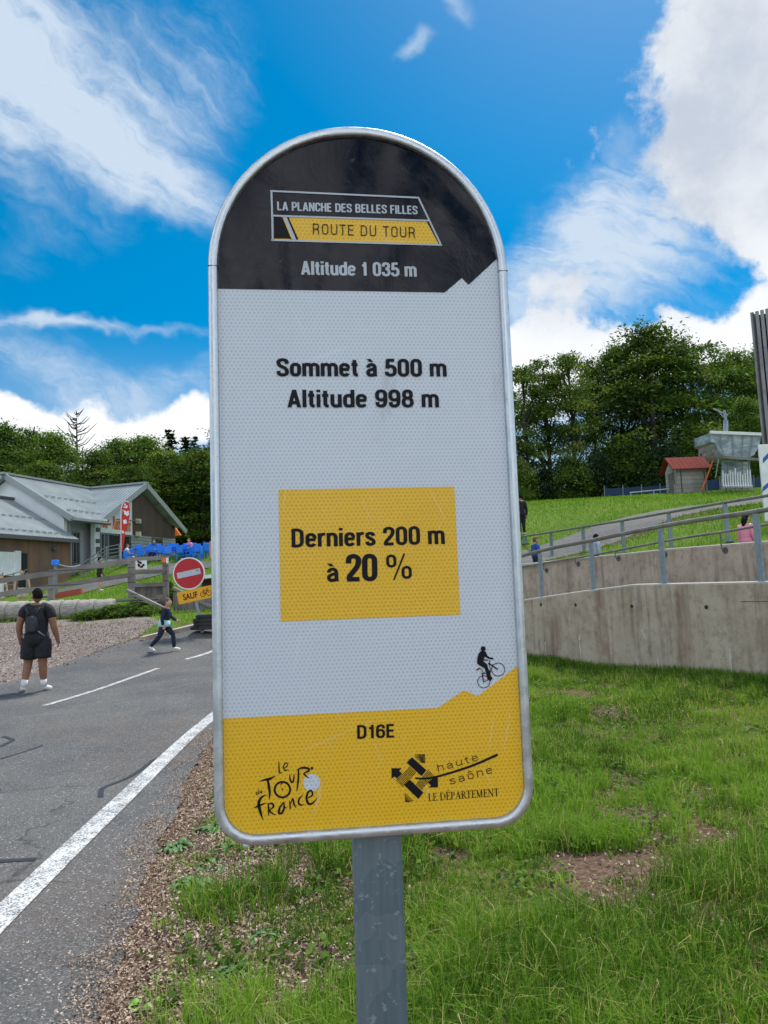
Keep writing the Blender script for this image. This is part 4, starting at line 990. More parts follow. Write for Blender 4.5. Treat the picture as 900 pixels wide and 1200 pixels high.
# ------------------------------------------------------------------ the restaurant
E1 = Vector((-17.7, 48, 0)); UU = Vector((.29, .957, 0)); NN = Vector((.957, -.29, 0)); TZ = 4.2
def P3(u, n, z): return E1 + UU * u + NN * n + Vector((0, 0, z))
rest = thing('restaurant', 'single-storey mountain restaurant with grey metal cross-gable roof, white render and dark timber cladding', 'building', (E1.x, E1.y, TZ))
def fpx(px, py, n=-.5):
    p = on_plane(px, py, P3(0, n, 0), NN) - E1; return (p.dot(UU), p.z)
EZ, RZ, HW = 6.75, 9.52, 4.65; K = (RZ - EZ) / HW
def gtop(u): return EZ + K * (u if u < HW else 2 * HW - u) - .12
ul, uw, ur = fpx(111, 640)[0], fpx(155.5, 640)[0], fpx(205, 640)[0]
zb = fpx(180, 629)[1]
mb = MB()
mb.prism([P3(ul, -.5, TZ - .6), P3(ul, -.5, 6.8), P3(.2, -.5, 6.8), P3(uw, -.5, gtop(uw)), P3(uw, -.5, TZ - .6)], NN * -.3)
mb.prism([P3(uw, -.6, TZ - .6), P3(uw, -.6, gtop(uw)), P3(HW, -.6, gtop(HW)), P3(ur, -.6, gtop(ur)), P3(ur, -.6, TZ - .6)], NN * -.2)
mb.prism([P3(ur, -.6, TZ - .6), P3(ur, -.6, gtop(ur) - .05), P3(ur, -9, gtop(ur) - .05), P3(ur, -9, TZ - .6)], UU * -.25)
mb.prism([P3(-2.9, -9.0, 2), P3(-2.9, -9.0, 6.8), P3(-2.9, -4.6, 9.42), P3(-2.9, -1.2, 7.3), P3(-2.9, -.5, 6.7), P3(-2.9, -.5, 2)], UU * .3)
mb.prism([P3(-2.9, -9.0, 2), P3(ur, -9.0, 3), P3(ur, -9.0, 6.8), P3(-2.9, -9.0, 6.8)], NN * .3)
mb.build('wall', 'render_white', rest, True)
mb = MB(); mb.prism([P3(-2.6, -1.3, 2), P3(ul + 3, -1.3, 2), P3(ul + 3, -1.3, 7.4), P3(-2.6, -1.3, 7.4)], NN * -.2); mb.build('recessed_wall', 'render_shaded', rest, True)
mb = MB(); mb.prism([P3(uw - .05, -.5, zb), P3(uw - .05, -.5, gtop(uw) - .1), P3(HW, -.5, gtop(HW) - .1), P3(ur + .1, -.5, gtop(ur) - .1), P3(ur + .1, -.5, zb)], NN * -.099); mb.build('timber_cladding', 'cladding_dark', rest, True)
for a, b in ((153, 177), (190.5, 205)):
    ua, ub = fpx(a, 640)[0], fpx(b, 640)[0]; mb = MB(); mb.prism([P3(ua, -.45, TZ - .5), P3(ub, -.45, TZ - .5), P3(ub, -.45, zb - .02), P3(ua, -.45, zb - .02)], NN * -.14); mb.build('stone_pier', 'stone_block', rest, True)
def window(a, b, ytop, ybot, n, m='glass_dark', name='window', frame='dark_metal', d=.04):
    (ua, za), (ub, zc_) = fpx(a, ytop, n), fpx(b, ybot, n); t = .07
    mb = MB(); mb.prism([P3(ua + t, n + .01, zc_ + t), P3(ub - t, n + .01, zc_ + t), P3(ub - t, n + .01, za - t), P3(ua + t, n + .01, za - t)], NN * -.05); o = mb.build(name, m, rest, True)
    mb = MB()
    for (p, q) in (((ua, zc_), (ua, za)), ((ub, zc_), (ub, za)), ((ua, za), (ub, za)), ((ua, zc_), (ub, zc_)), (((ua + ub) / 2, zc_), ((ua + ub) / 2, za))):
        mb.bar(P3(p[0], n + d, p[1]), P3(q[0], n + d, q[1]), .07, .07, NN)
    mb.build('frame', frame, o, True); return o
window(177.5, 190, 630.5, 648, -.55)
window(117.5, 126, 624.5, 655, -.48, 'glass_dark', 'door', 'grey_paint')
window(126.5, 152.5, 625.5, 655, -.48, 'dark_interior', 'door', 'dark_metal')
window(85, 92.5, 623.5, 661, -1.28, 'dark_interior', 'door', 'grey_paint')
mb = MB(); ua, za = fpx(117.5, 608); ub, zc_ = fpx(154.5, 627.5); mb.prism([P3(ua, -.46, zc_), P3(ub, -.46, zc_), P3(ub, -.46, za), P3(ua, -.46, za)], NN * -.035); fas = mb.build('fascia_board', 'white_paint', rest, True)
mb = MB(); t0, t1 = fpx(120, 617.5, -.45), fpx(153.5, 622.8, -.45)
lettering(mb, 'Bar - Restaurant', lambda u, w, y: P3(u, -.45 + y, w), t0, t1, .8, .04, .003, .25); mb.build('lettering', 'orange_paint', fas, True)
for px, py in ((158.5, 611), (158.5, 626)):
    u, z = fpx(px, py); mb = MB(); mb.box(P3(u, -.25, z), (.3, .3, .3)); mb.build('floodlight', 'beige_cloth', rest, True)
mb = MB(); mb.tube([P3(fpx(130, 609)[0], -.1, fpx(130, 609)[1]), P3(fpx(157, 611)[0], -.1, fpx(157, 611)[1])], .04, 6); mb.build('lamp_rail', 'dark_metal', rest, True)
for px, py in ((114, 621), (114, 634), (114, 645)):
    u, z = fpx(px, py); mb = MB(); mb.box(P3(u, -.46, z), (.12, .3, .45 if py > 640 else .25), math.atan2(UU.y, UU.x) - math.pi / 2); mb.build('wall_fitting', 'dark_metal', rest, True)
roof = MB(); T_ = Vector((0, 0, .14))
def zmain(n): return EZ - K * n                # slope towards +n
def zl(n): return RZ - K * 1.0 * (-4.6 - n) if n < -4.6 else RZ - K * (n + 4.6)
roof.prism([P3(-3.2, .35, zl(.35)), P3(0, .35, zl(.35)), P3(4.65, -4.6, RZ), P3(-3.2, -4.6, RZ)], T_)
roof.prism([P3(-3.4, -4.6, RZ), P3(9.5, -4.6, RZ), P3(9.5, -9.5, zl(-9.5)), P3(-3.4, -9.5, zl(-9.5))], T_)
roof.prism([P3(4.65, -4.6, RZ), P3(9.3, .02, zl(.0)), P3(9.5, -4.6, RZ)], T_)
roof.prism([P3(-.25, .05, EZ - K * .25), P3(4.65, .05, RZ), P3(4.65, -4.6, RZ), P3(0, .0, EZ)], T_)
roof.prism([P3(9.55, .05, EZ - K * .25), P3(4.65, .05, RZ), P3(4.65, -4.6, RZ), P3(9.3, .0, EZ)], T_)
for i in range(30):
    u = -3.12 + i * .27
    if u < 4.6: roof.bar(P3(u, .35 if u <= 0 else -u * .99, (zl(.35) if u <= 0 else zl(-u * .99)) + .16), P3(u, -4.6, RZ + .16), .05, .05)
for i in range(18):
    n = .03 - i * .27
    u0 = -.25 if n > 0 else -n * 1.01
    roof.bar(P3(u0, n, EZ + K * u0 + .16), P3(4.65, n, RZ + .16), .05, .05)
# snow guards
for k, sl in ((2.0, 0), (.4, 0)):
    for i in range(9): u = -2.6 + i * .55; n = -k; roof.box(P3(u if u < k + 0 or True else u, n, zl(n) + .22), (.32, .06, .1), math.atan2(UU.y, UU.x)) if u < k + 0.1 else None
rfo = roof.build('roof', 'roof_metal', rest, True)
mb = MB()
mb.bar(P3(-3.25, .4, zl(.4) + .05), P3(-3.25, -4.6, RZ + .05), .1, .36); mb.bar(P3(-3.45, -9.5, zl(-9.5) + .05), P3(-3.45, -4.6, RZ + .05), .1, .36)
mb.build('rake_trim', 'roof_edge', rfo, True)
mb = MB(); mb.bar(P3(-.3, .1, EZ - K * .3 + .04), P3(4.65, .1, RZ + .04), .1, .36); mb.build('rake_trim', 'roof_edge', rfo, True)
mb = MB(); mb.bar(P3(9.6, .1, EZ - K * .3 + .04), P3(4.65, .1, RZ + .04), .1, .36); mb.build('rake_trim', 'roof_edge', rfo, True)
mb = MB(); mb.bar(P3(-3.5, -4.6, RZ + .2), P3(9.5, -4.6, RZ + .2), .4, .12); mb.build('ridge_cap', 'roof_edge', rfo, True)
mb = MB(); mb.bar(P3(4.65, .15, RZ + .2), P3(4.65, -4.6, RZ + .205), .36, .12); mb.build('ridge_cap', 'roof_edge', rfo, True)
mb = MB(); mb.tube([P3(-3.4, .42, zl(.35) - .05), P3(.1, .42, zl(.35) - .05)], .08, 8); mb.build('gutter', 'dark_metal', rfo, True)
mb = MB(); mb.tube([P3(-2.6, -.35, zl(.35) - .1), P3(-2.6, -.35, 4.6)], .05, 8); mb.build('downpipe', 'grey_paint', rest, True)
for u in (6.2, 7.6): mb = MB(); mb.bar(P3(u, .0, gtop(u) - .12), P3(u, -.5, gtop(u) - .12), .1, .14); mb.build('purlin', 'dead_wood', rest, True)
# lower timber annexe in front
anx = thing('timber_annexe', 'low brown timber annexe with ribbed grey roof and a white roller shutter', 'building', P3(-7, .15, 2.5))
ZA, ZR = 5.28, 7.97; na, nr = .57, -4.28; KA = (ZR - ZA) / (na - nr)
mb = MB(); mb.prism([P3(-3.05, .1, 1.6), P3(-13, .1, 1.2), P3(-13, .1, ZA + .1), P3(-3.05, .1, ZA + .1)], NN * -.25)
mb.prism([P3(-13, .1, 1.2), P3(-13, .1, ZA + .2), P3(-13, nr, ZR - .15), P3(-13, -8.8, ZA), P3(-13, -8.8, 1.2)], UU * .25); mb.build('wall', 'cladding', anx, True)
ro = MB(); ro.prism([P3(-2.95, na, ZA), P3(-13.3, na, ZA), P3(-13.3, nr, ZR), P3(-2.95, nr, ZR)], T_); ro.prism([P3(-2.95, nr, ZR), P3(-13.3, nr, ZR), P3(-13.3, -9.1, ZA), P3(-2.95, -9.1, ZA)], T_)
for i in range(38): u = -3.1 - i * .27; ro.bar(P3(u, na, ZA + .16), P3(u, nr, ZR + .16), .05, .05)
for k in (.35, 2.2):
    for i in range(18): n = na - k; ro.box(P3(-3.4 - i * .5, n, ZA + KA * k + .22), (.28, .06, .1), math.atan2(UU.y, UU.x))
ao = ro.build('roof', 'roof_metal', anx, True)
mb = MB(); mb.bar(P3(-2.9, nr, ZR + .2), P3(-13.3, nr, ZR + .2), .4, .14); mb.build('ridge_cap', 'dark_metal', ao, True)
mb = MB(); mb.bar(P3(-2.9, na + .05, ZA - .0), P3(-13.3, na + .05, ZA - .0), .1, .2); mb.build('gutter', 'dark_metal', ao, True)
def apx(px, py, n=.1):
    p = on_plane(px, py, P3(0, n, 0), NN) - E1; return (p.dot(UU), p.z)
def panel(a, b, y0, y1, name, m, n0, n1):
    (ua, za), (ub, zc_) = apx(a, y0), apx(b, y1); mb = MB(); mb.prism([P3(ua, n0, zc_), P3(ub, n0, zc_), P3(ub, n0, za), P3(ua, n0, za)], NN * (n1 - n0)); return mb.build(name, m, anx, True)
panel(22.3, 31.5, 648, 692, 'door', 'dark_interior', .07, .13)
sh = panel(-12, 21.5, 646, 673, 'roller_shutter', 'white_paint', .07, .18)
panel(16, 21.8, 645.5, 673.5, 'shutter_frame', 'white_paint', .08, .26)
panel(-14, 22, 671.5, 675, 'sill', 'white_paint', .08, .4)
mb = MB(); p = apx(62, 643.5); mb.ball(P3(p[0], .2, p[1]), .14, 10, 6); mb.build('wall_lamp', 'dark_metal', anx, True)

# steel stair and landing rail
sr = thing('stair_railing', 'grey steel stair railing climbing to the restaurant door', 'railing', at(110, 655, 45.5))
for k in range(4):
    mb = MB(); mb.tube([at(94, 662 + 5.2 * k, 45), at(124, 641 + 4.2 * k, 45.6), at(141, 638 + 4.2 * k, 45.8)], .03, 6); mb.build('bar', 'grey_paint', sr, True)
for x, y, b in ((95, 661, 681), (105, 654, 674), (115, 647.5, 668), (125, 640, 660), (140, 637, 656)):
    mb = MB(); mb.tube([at(x, y, 45.4), at(x, b, 45.4)], .04, 6); mb.build('post', 'grey_paint', sr, True)
sr2 = thing('stair_railing', 'grey steel tube railing running along the annexe at left edge', 'railing', at(20, 690, 38))
for k in range(4):
    mb = MB(); mb.tube([at(-15, 678 + 6 * k, 38), at(14, 673 + 6 * k, 38), at(32, 667.5 + 6 * k, 38.2)], .025, 6); mb.build('bar', 'grey_paint', sr2, True)
for x in (3, 16, 31):
    mb = MB(); mb.tube([at(x, 671, 38), at(x, 699, 38)], .035, 6); mb.build('post', 'grey_paint', sr2, True)
# feather flag
zf = lambda a, b, Y=46: at(100 + a / 6.92, 560 + b / 6.92, Y)
ff_ = thing('feather_flag', 'tall red feather flag with white marks standing in front of the restaurant', 'flag', zf(290, 640))
mb = MB(); mb.tube([zf(288, 700), zf(289, 600), zf(290, 255), zf(303, 205), zf(330, 187), zf(352, 196)], .03, 6); mb.build('pole', 'white_paint', ff_, True)
mb = MB(); fl = [(293, 600), (293, 255), (308, 210), (332, 192), (352, 206), (360, 250), (358, 310), (344, 380), (324, 432), (312, 530), (303, 600)]
mb.prism([zf(*p) for p in fl], (0, .03, 0)); mb.build('flag_cloth', 'red_banner', ff_, True)
for (a, b, c) in [((312, 232), (342, 236), .16), ((306, 272), (350, 300), .2), ((310, 262), (310, 290), .1), ((346, 268), (346, 302), .1), ((318, 340), (326, 372), .2), ((300, 430), (312, 450), .12), ((322, 210), (322, 232), .1)]:
    mb = MB(); mb.bar(zf(*a, 45.975), zf(*b, 45.975), c, .02, (0, 1, 0)); mb.build('white_mark', 'white_print', ff_, True)

# ------------------------------------------------------------------ terrace furniture
def make_chair():
    t = thing('terrace_chair', 'x', 'chair', (0, 0, 0), 0, 'blue chairs on the restaurant terrace')
    mb = MB(); mb.box((0, 0, .45), (.46, .44, .04)); mb.build('seat', 'blue_plastic', t, bevel=.01)
    mb = MB(); mb.box((0, .22, .7), (.44, .04, .44)); mb.build('backrest', 'blue_plastic', t, bevel=.01)
    for sx in (-1, 1):
        for sy in (-1, 1):
            mb = MB(); mb.tube([(sx * .2, sy * .19, .44), (sx * .23, sy * .22, 0)], .022, 6); mb.build('leg', 'blue_plastic', t)
        mb = MB(); mb.box((sx * .24, 0, .66), (.04, .44, .03)); mb.bar((sx * .24, -.2, .66), (sx * .22, -.19, .45), .03, .03); mb.build('armrest', 'blue_plastic', t)
    return t
ch0 = make_chair()
def make_table():
    t = thing('terrace_table', 'x', 'table', (0, 0, 0), 0, 'blue tables on the restaurant terrace')
    mb = MB(); mb.box((0, 0, .73), (1.1, .75, .04)); mb.build('table_top', 'blue_plastic', t, bevel=.01)
    for sx in (-1, 1):
        for sy in (-1, 1): mb = MB(); mb.tube([(sx * .45, sy * .3, .72), (sx * .45, sy * .3, 0)], .025, 6); mb.build('leg', 'grey_cloth', t)
    return t
tb0 = make_table()
tpos = [(166, 47.2), (186, 47.6), (208, 47.2), (230, 47.4)]
clabel = 'blue plastic terrace chair among the row of tables outside the restaurant'
first_c, first_t = True, True
for i, (px, Y) in enumerate(tpos):
    c = at(px, 655, Y); z = hz(c.x, c.y); o = tb0 if first_t else copy_tree(tb0); first_t = False
    o.location = (c.x, c.y, z); o.rotation_euler.z = rnd.uniform(-.2, .2)
    o['label'] = ['blue terrace table nearest the flag, below the stone pier', 'blue terrace table standing below the restaurant window', 'blue terrace table at the foot of the grass bank right of the gable', 'blue terrace table above the round no-entry sign'][i]
    for ox, oy, rz in [(-.35, -.72, R(180)), (.35, -.72, R(180)), (-.35, .7, 0), (.4, .7, 0)]:
        q = ch0 if first_c else copy_tree(ch0); first_c = False
        q.location = (c.x + ox + rnd.uniform(-.1, .1), c.y + oy, hz(c.x + ox, c.y + oy)); q.rotation_euler.z = rz + rnd.uniform(-.35, .35); q['label'] = clabel
for px, Y in ((148, 46.2), (240, 46.6), (245.5, 47), (220, 45.4), (232, 45.0)):
    c = at(px, 656, Y); q = copy_tree(ch0); q.location = (c.x, c.y, hz(c.x, c.y)); q.rotation_euler.z = rnd.uniform(0, 6); q['label'] = clabel
tc = thing('menu_board', 'narrow white and orange menu board at the right end of the terrace', 'board', at(247, 656, 45.5)); mb = MB(); mb.prism([at(245.8, 657, 45.5), at(249, 657, 45.5), at(248.4, 634, 45.7), at(246.4, 634, 45.7)], (0, .05, 0)); mb.build('board', 'white_paint', tc, True)
mb = MB(); mb.bar(at(245.8, 657, 45.47), at(246.4, 634, 45.65), .06, .04); mb.build('edge', 'orange_paint', tc, True)
oc_ = thing('awning', 'small orange awning peeping out under the right eave of the restaurant', 'awning', at(208, 625, 55)); mb = MB(); mb.prism([at(205, 618, 55), at(205.5, 628, 55), at(211, 627, 55)], (0, .4, 0)); mb.build('cloth', 'orange_paint', oc_, True)
bf = thing('board_fence', 'grey board fence along the top of the grass bank', 'fence', at(230, 616, 66)); mb = MB(); mb.prism([at(213, 621, 64), at(260, 616, 66), at(260, 611.5, 66), at(213, 614.5, 64)], (0, .06, 0)); mb.build('boards', 'old_planks', bf, True)

# ------------------------------------------------------------------ service path, kerbs, fence, logs
pth = [ground_px(*p)[:2] for p in [(60, 700), (95, 691), (130, 683), (165, 675), (205, 666), (250, 660), (290, 656)]]
ribbon('path', 'asphalt', smooth_pts(pth, 6), 2.6, .05, 60)
def ground_thing(name, label, cat, px, py, Y, **k): p = at(px, py, Y); return thing(name, label, cat, p, **k)
kb = ground_thing('kerb', 'low red-painted kerb edge beside the service path', 'kerb', 80, 696, 31); mb = MB()
for i in range(8):
    a = at(64 + i * 4, 698.5 - i * .72, 31); b = at(68 + i * 4, 698.5 - (i + 1) * .72, 31); mb.bar(a, b, .2, .22)
mb.build('kerb_stone', 'orange_kerb', kb, True)
FY = 26
def F(px, py, Y=FY): return at(px, py, Y)
fe = thing('timber_fence', 'weathered grey post and rail timber fence in front of the restaurant slope', 'fence', F(61, 704))
for x, yt, yb, w in ((-28, 676, 712, .15), (60, 668, 709, .16), (154, 653, 700, .2), (194, 652, 700, .17)):
    mb = MB(); a, b = F(x, yt), F(x + .6, yb); mb.bar(b, a, w, w, (0, 1, 0)); mb.build('post', 'old_wood', fe, True)
for a, b, w in (((-30, 685.5), (59, 671.5), .18), ((59, 671.5), (154, 657), .19), ((-30, 701.5), (59, 687.5), .17), ((59, 687.5), (152, 674), .15), ((154, 655.5), (195, 653.5), .13), ((154, 671), (194, 669.5), .13), ((154, 686), (194, 684.5), .13)):
    mb = MB(); p, q = F(*a, FY - .1), F(*b, FY - .1); mb.bar(p, q, .05, w); mb.build('rail', 'old_wood', fe, True)
mb = MB(); mb.prism([F(157, 687, FY + .05), F(193, 686, FY + .05), F(193, 704, FY + .05), F(157, 705, FY + .05)], (0, .04, 0)); mb.build('board_panel', 'old_planks', fe, True)
pl_ = thing('placard', 'small white placard with red and dark print nailed to the timber fence', 'placard', F(165.5, 667, FY - .15)); mb = MB(); mb.prism([F(158.8, 657.5, FY - .18), F(172, 656.5, FY - .18), F(172.2, 666.5, FY - .18), F(159, 667, FY - .18)], (0, .015, 0)); mb.build('board', 'white_paint', pl_, True)
for a, b, m in (((161, 657.8), (166, 660), 'black_print'), ((163, 662.5), (165.5, 665), 'red_paint'), ((165.5, 665), (169, 661), 'black_print'), ((162, 660.5), (163, 664), 'black_print')):
    mb = MB(); mb.bar(F(*a, FY - .19), F(*b, FY - .19), .02, .06); mb.build('print_mark', m, pl_, True)
om = thing('marker_plate', 'small orange marker plate on the fence post by the no-entry sign', 'marker', F(191.5, 659, FY - .15)); mb = MB(); mb.prism([F(189.5, 654, FY - .2), F(194.2, 653.5, FY - .2), F(194.4, 659, FY - .2), F(189.7, 659.4, FY - .2)], (0, .02, 0)); mb.build('plate', 'orange_paint', om, True)
mb = MB(); mb.prism([F(194.5, 653.5, FY - .2), F(197, 653.3, FY - .2), F(197.2, 660, FY - .2), F(194.7, 660.2, FY - .2)], (0, .02, 0)); mb.build('white_strip', 'white_paint', om, True)
bk = thing('marker_post', 'grey metal post with a blue cap and a slack rope behind the fence', 'post', F(65.5, 692, 27.5)); mb = MB(); mb.tube([F(66, 696, 27.5), F(65, 661, 27.5)], .06, 8); mb.build('post', 'grey_paint', bk, True)
mb = MB(); mb.box(F(64.8, 659.5, 27.5), (.22, .2, .2)); mb.build('cap', 'blue_plastic', bk, True, bevel=.03)
mb = MB(); mb.tube(smooth_pts([tuple(F(x, y, Y)) for x, y, Y in ((66, 660.5, 27.4), (76, 663.5, 31), (86, 664, 36), (94, 662, 42))], 6), .022, 6); mb.build('rope', 'grey_cloth', bk, True)
# bleached log barrier, sawn into lengths
LB = [-38, -12, 11, 33, 53, 74, 93, 113.5, 135]; lnames = ['outermost bleached log length left of the man in black', 'bleached log length at the left edge behind the man in black', 'bleached log length directly left of the man in black', 'bleached log length hidden mostly by the man in black', 'bleached log length behind the right shoulder of the man in black', 'bleached log length in the middle right of the barrier', 'last but one bleached log length before the open bank', 'last bleached log length at the right end of the barrier']
for i in range(8):
    x0, x1 = LB[i] + .7, LB[i + 1] - .7; a, b = at(x0, 716 - x0 * .025, 25), at(x1, 716 - x1 * .025, 25)
    a.z -= .03; lg = thing('log', lnames[i], 'log', ((a.x + b.x) / 2, 25, a.z - .3), 0, 'sawn logs laid end to end as a barrier')
    P = []; rs = []
    for k in range(6): P.append(a.lerp(b, k / 5)); rs.append(.315 + .012 * math.sin(k * 2 + i))
    mb = MB(); P = [a.lerp(b, -.03)] + P + [a.lerp(b, 1.03)]; rs = [.26] + rs + [.26]; mb.tube(P, rs, 22); mb.build('bole', 'log', lg, True, True)
for lab, a, b, w in (('grey pole slanting down the bank from the fence', (149, 692), (192, 713), .1), ('pale pole leaning behind the no-entry sign', (203, 689), (252, 713), .09)):
    o = thing('leaning_pole', lab, 'pole', F(*b, 24.6)); mb = MB(); mb.bar(F(*a, 25.2), F(*b, 24.4), w, w); mb.build('pole', 'old_wood', o, True)
tubo = thing('log_stump', 'grey round stump at the foot of the fence boards', 'stump', F(189.5, 706, 25.4)); mb = MB(); mb.tube([F(189.5, 708, 25.4), F(189.3, 697, 25.4)], .16, 14); mb.build('stump', 'old_wood', tubo, True)
sl = thing('bench_beam', 'low timber beam on the bank beside the last log', 'beam', F(155, 704, 25)); mb = MB(); mb.bar(F(137, 703.5, 25), F(186, 702.5, 25), .14, .1); mb.build('beam', 'old_wood', sl, True)
pw = thing('plank_wall', 'dark brown plank wall holding back the bank behind the no-entry sign', 'wall', F(225, 715, 24.5)); mb = MB(); mb.prism([F(203, 694, 24.7), F(275, 688, 24.7), F(275, 712, 24.7), F(203, 717, 24.7)], (0, .12, 0)); mb.build('planks', 'old_planks', pw, True)
sd_ = thing('service_shed', 'low dark timber shed with a pale flat roof half hidden by the tall sign', 'shed', F(250, 692, 28)); mb = MB(); a, b = F(236, 676, 28), F(300, 692, 28); mb.box(((a.x + b.x) / 2, 29, (a.z + b.z) / 2), (b.x - a.x, 2, a.z - b.z)); mb.build('wall', 'cladding_dark', sd_, True)
mb = MB(); mb.bar(F(231, 678, 27.9) , F(305, 671.5, 27.9), 2.2, .12); mb.build('roof', 'render_white', sd_, True)
kb2 = thing('kerb', 'pale concrete kerb edging the verge below the no-entry sign', 'kerb', at(205, 744, 19.8)); mb = MB(); kp = [ground_px(167, 752), ground_px(185, 747.5), ground_px(205, 743), ground_px(225, 738), ground_px(250, 732)]
for i in range(4): mb.bar(kp[i] + Vector((0, 0, .06)), kp[i + 1] + Vector((0, 0, .06)), .16, .14)
mb.build('kerb_stone', 'concrete', kb2, True)

# ------------------------------------------------------------------ no-entry sign
nz = at(236.5, 737, 20.3)
ne = thing('no_entry_sign', 'round red no-entry sign on a leaning post above a yellow SAUF bicycle plate', 'sign', (nz.x, 20.3, nz.z))
ne.rotation_euler = (0, R(-10), R(-2))
dc = ne.matrix_basis.inverted() if False else (Matrix.Translation(ne.location) @ ne.rotation_euler.to_matrix().to_4x4()).inverted() @ at(221.5, 672, 20.25)
dcx, dcz = dc.x, dc.z; RD = .425
def nf(u, w, y): return (dcx + u, y, dcz + w)
mb = MB(); mb.tube([(dcx * 0 + .0, 0, -.1), (dcx * .6, 0, dcz + .3)], .045, 8); mb.build('post', 'galvanised', ne)
mb = MB(); mb.tube([(dcx, -.05, dcz), (dcx, -.075, dcz)], RD, 40); dso = mb.build('disc', 'white_paint', ne)
mb = MB(); mb.tube([(dcx, -.074, dcz), (dcx, -.08, dcz)], RD * .925, 40); mb.build('red_face', 'red_paint', dso)
mb = MB(); mb.box((dcx, -.082, dcz), (RD * 1.48, .008, RD * .36)); mb.build('white_bar', 'grey_print', dso)
mb = MB(); mb.box((dcx + RD * .55, -.087, dcz + .03), (.07, .004, .03)); mb.build('sticker', 'grey_paint', dso)
pz = -.585; pxo = .06
mb = MB(); w2_, h2_ = .475, .16; pts = []
for cx, cz, a0 in ((w2_ - .05, h2_ - .05, 0), (-w2_ + .05, h2_ - .05, 90), (-w2_ + .05, -h2_ + .05, 180), (w2_ - .05, -h2_ + .05, 270)):
    for k in range(5): a = R(a0 + 90 * k / 4); pts.append((cx + .05 * math.cos(a), cz + .05 * math.sin(a)))
mb.prism([(dcx + pxo + u, -.075, dcz + pz + w) for u, w in pts], (0, .02, 0)); plo = mb.build('plate', 'sign_yellow', ne)
def pf(u, w, y): return (dcx + pxo + u, -.0765 + y, dcz + pz + w)
mb = MB(); lettering(mb, 'SAUF', pf, (-.33, -.075), (.06, -.075), .15, .02, -.001); mb.build('lettering', 'black_print', plo)
mb = MB()
for c in ((.2, -.03), (.36, -.03)): stroke(mb, pf, ring_pts(c, .065, .014, 18), -.001)
for a, b in (((.2, -.03), (.24, .06)), ((.24, .06), (.33, .06)), ((.33, .06), (.36, -.03)), ((.24, .04), (.28, -.03)), ((.2, -.03), (.28, -.03)), ((.28, -.03), (.335, .05)), ((.21, .08), (.26, .08)), ((.33, .06), (.32, .09)), ((.32, .09), (.36, .09))): stroke(mb, pf, [(*a, .014), (*b, .014)], -.002)
mb.build('bicycle_pictogram', 'black_print', plo)
for i in range(4):
    bb = thing('ballast_block', ['lowest black rubber ballast block under the no-entry sign', 'second black rubber ballast block from the ground', 'third black rubber ballast block from the ground', 'uppermost black rubber ballast block, gripping the sign post'][i], 'block', (nz.x + .2 + .05 * (i % 2), 20.3, nz.z - .02 + i * .1), R(-12 + 6 * i), 'rubber ballast blocks stacked at the sign foot')
    mb = MB(); mb.box((.08, 0, .05), (1.05 - .06 * i, .42, .098)); mb.build('block', 'rubber', bb, bevel=.02)
    mb = MB(); mb.box((-.3, -.22, .05), (.14, .03, .05)); mb.build('hand_hole', 'dark_interior', bb)

# ------------------------------------------------------------------ people
def skin_eval(V, E, Rd, sub=2):
    me = bpy.data.meshes.new('tmp'); me.from_pydata([tuple(v) for v in V], E, []); o = bpy.data.objects.new('tmp', me); COL.objects.link(o)
    o.modifiers.new('s', 'SKIN'); sm = o.modifiers.new('d', 'SUBSURF'); sm.levels = sub; sm.render_levels = sub
    if not me.skin_vertices:
        bpy.context.view_layer.objects.active = o; o.modifiers.clear()
        bpy.ops.object.modifier_add(type='SKIN'); sm = o.modifiers.new('d', 'SUBSURF'); sm.levels = sub
    for i, d in enumerate(me.skin_vertices[0].data): d.radius = (Rd[i], Rd[i]); d.use_root = (i == 0)
    dg = bpy.context.evaluated_depsgraph_get(); dg.update(); m2 = bpy.data.meshes.new_from_object(o.evaluated_get(dg))
    out = ([tuple(v.co) for v in m2.vertices], [list(p.vertices) for p in m2.polygons])
    bpy.data.objects.remove(o); bpy.data.meshes.remove(me); bpy.data.meshes.remove(m2); return out
JD = {'pel': (0, 0, .52), 'wai': (0, .002, .60), 'che': (0, 0, .715), 'nkb': (0, -.005, .822), 'nek': (0, .003, .862), 'hed': (0, .012, .932)}
for s_, k in ((-1, 'L'), (1, 'R')):
    JD.update({'sh' + k: (s_ * .112, -.005, .802), 'el' + k: (s_ * .15, -.012, .63), 'wr' + k: (s_ * .162, .02, .475), 'hd' + k: (s_ * .163, .03, .435),
               'hi' + k: (s_ * .052, 0, .50), 'kn' + k: (s_ * .058, .012, .28), 'an' + k: (s_ * .058, -.005, .045), 'to' + k: (s_ * .066, .085, .018)})
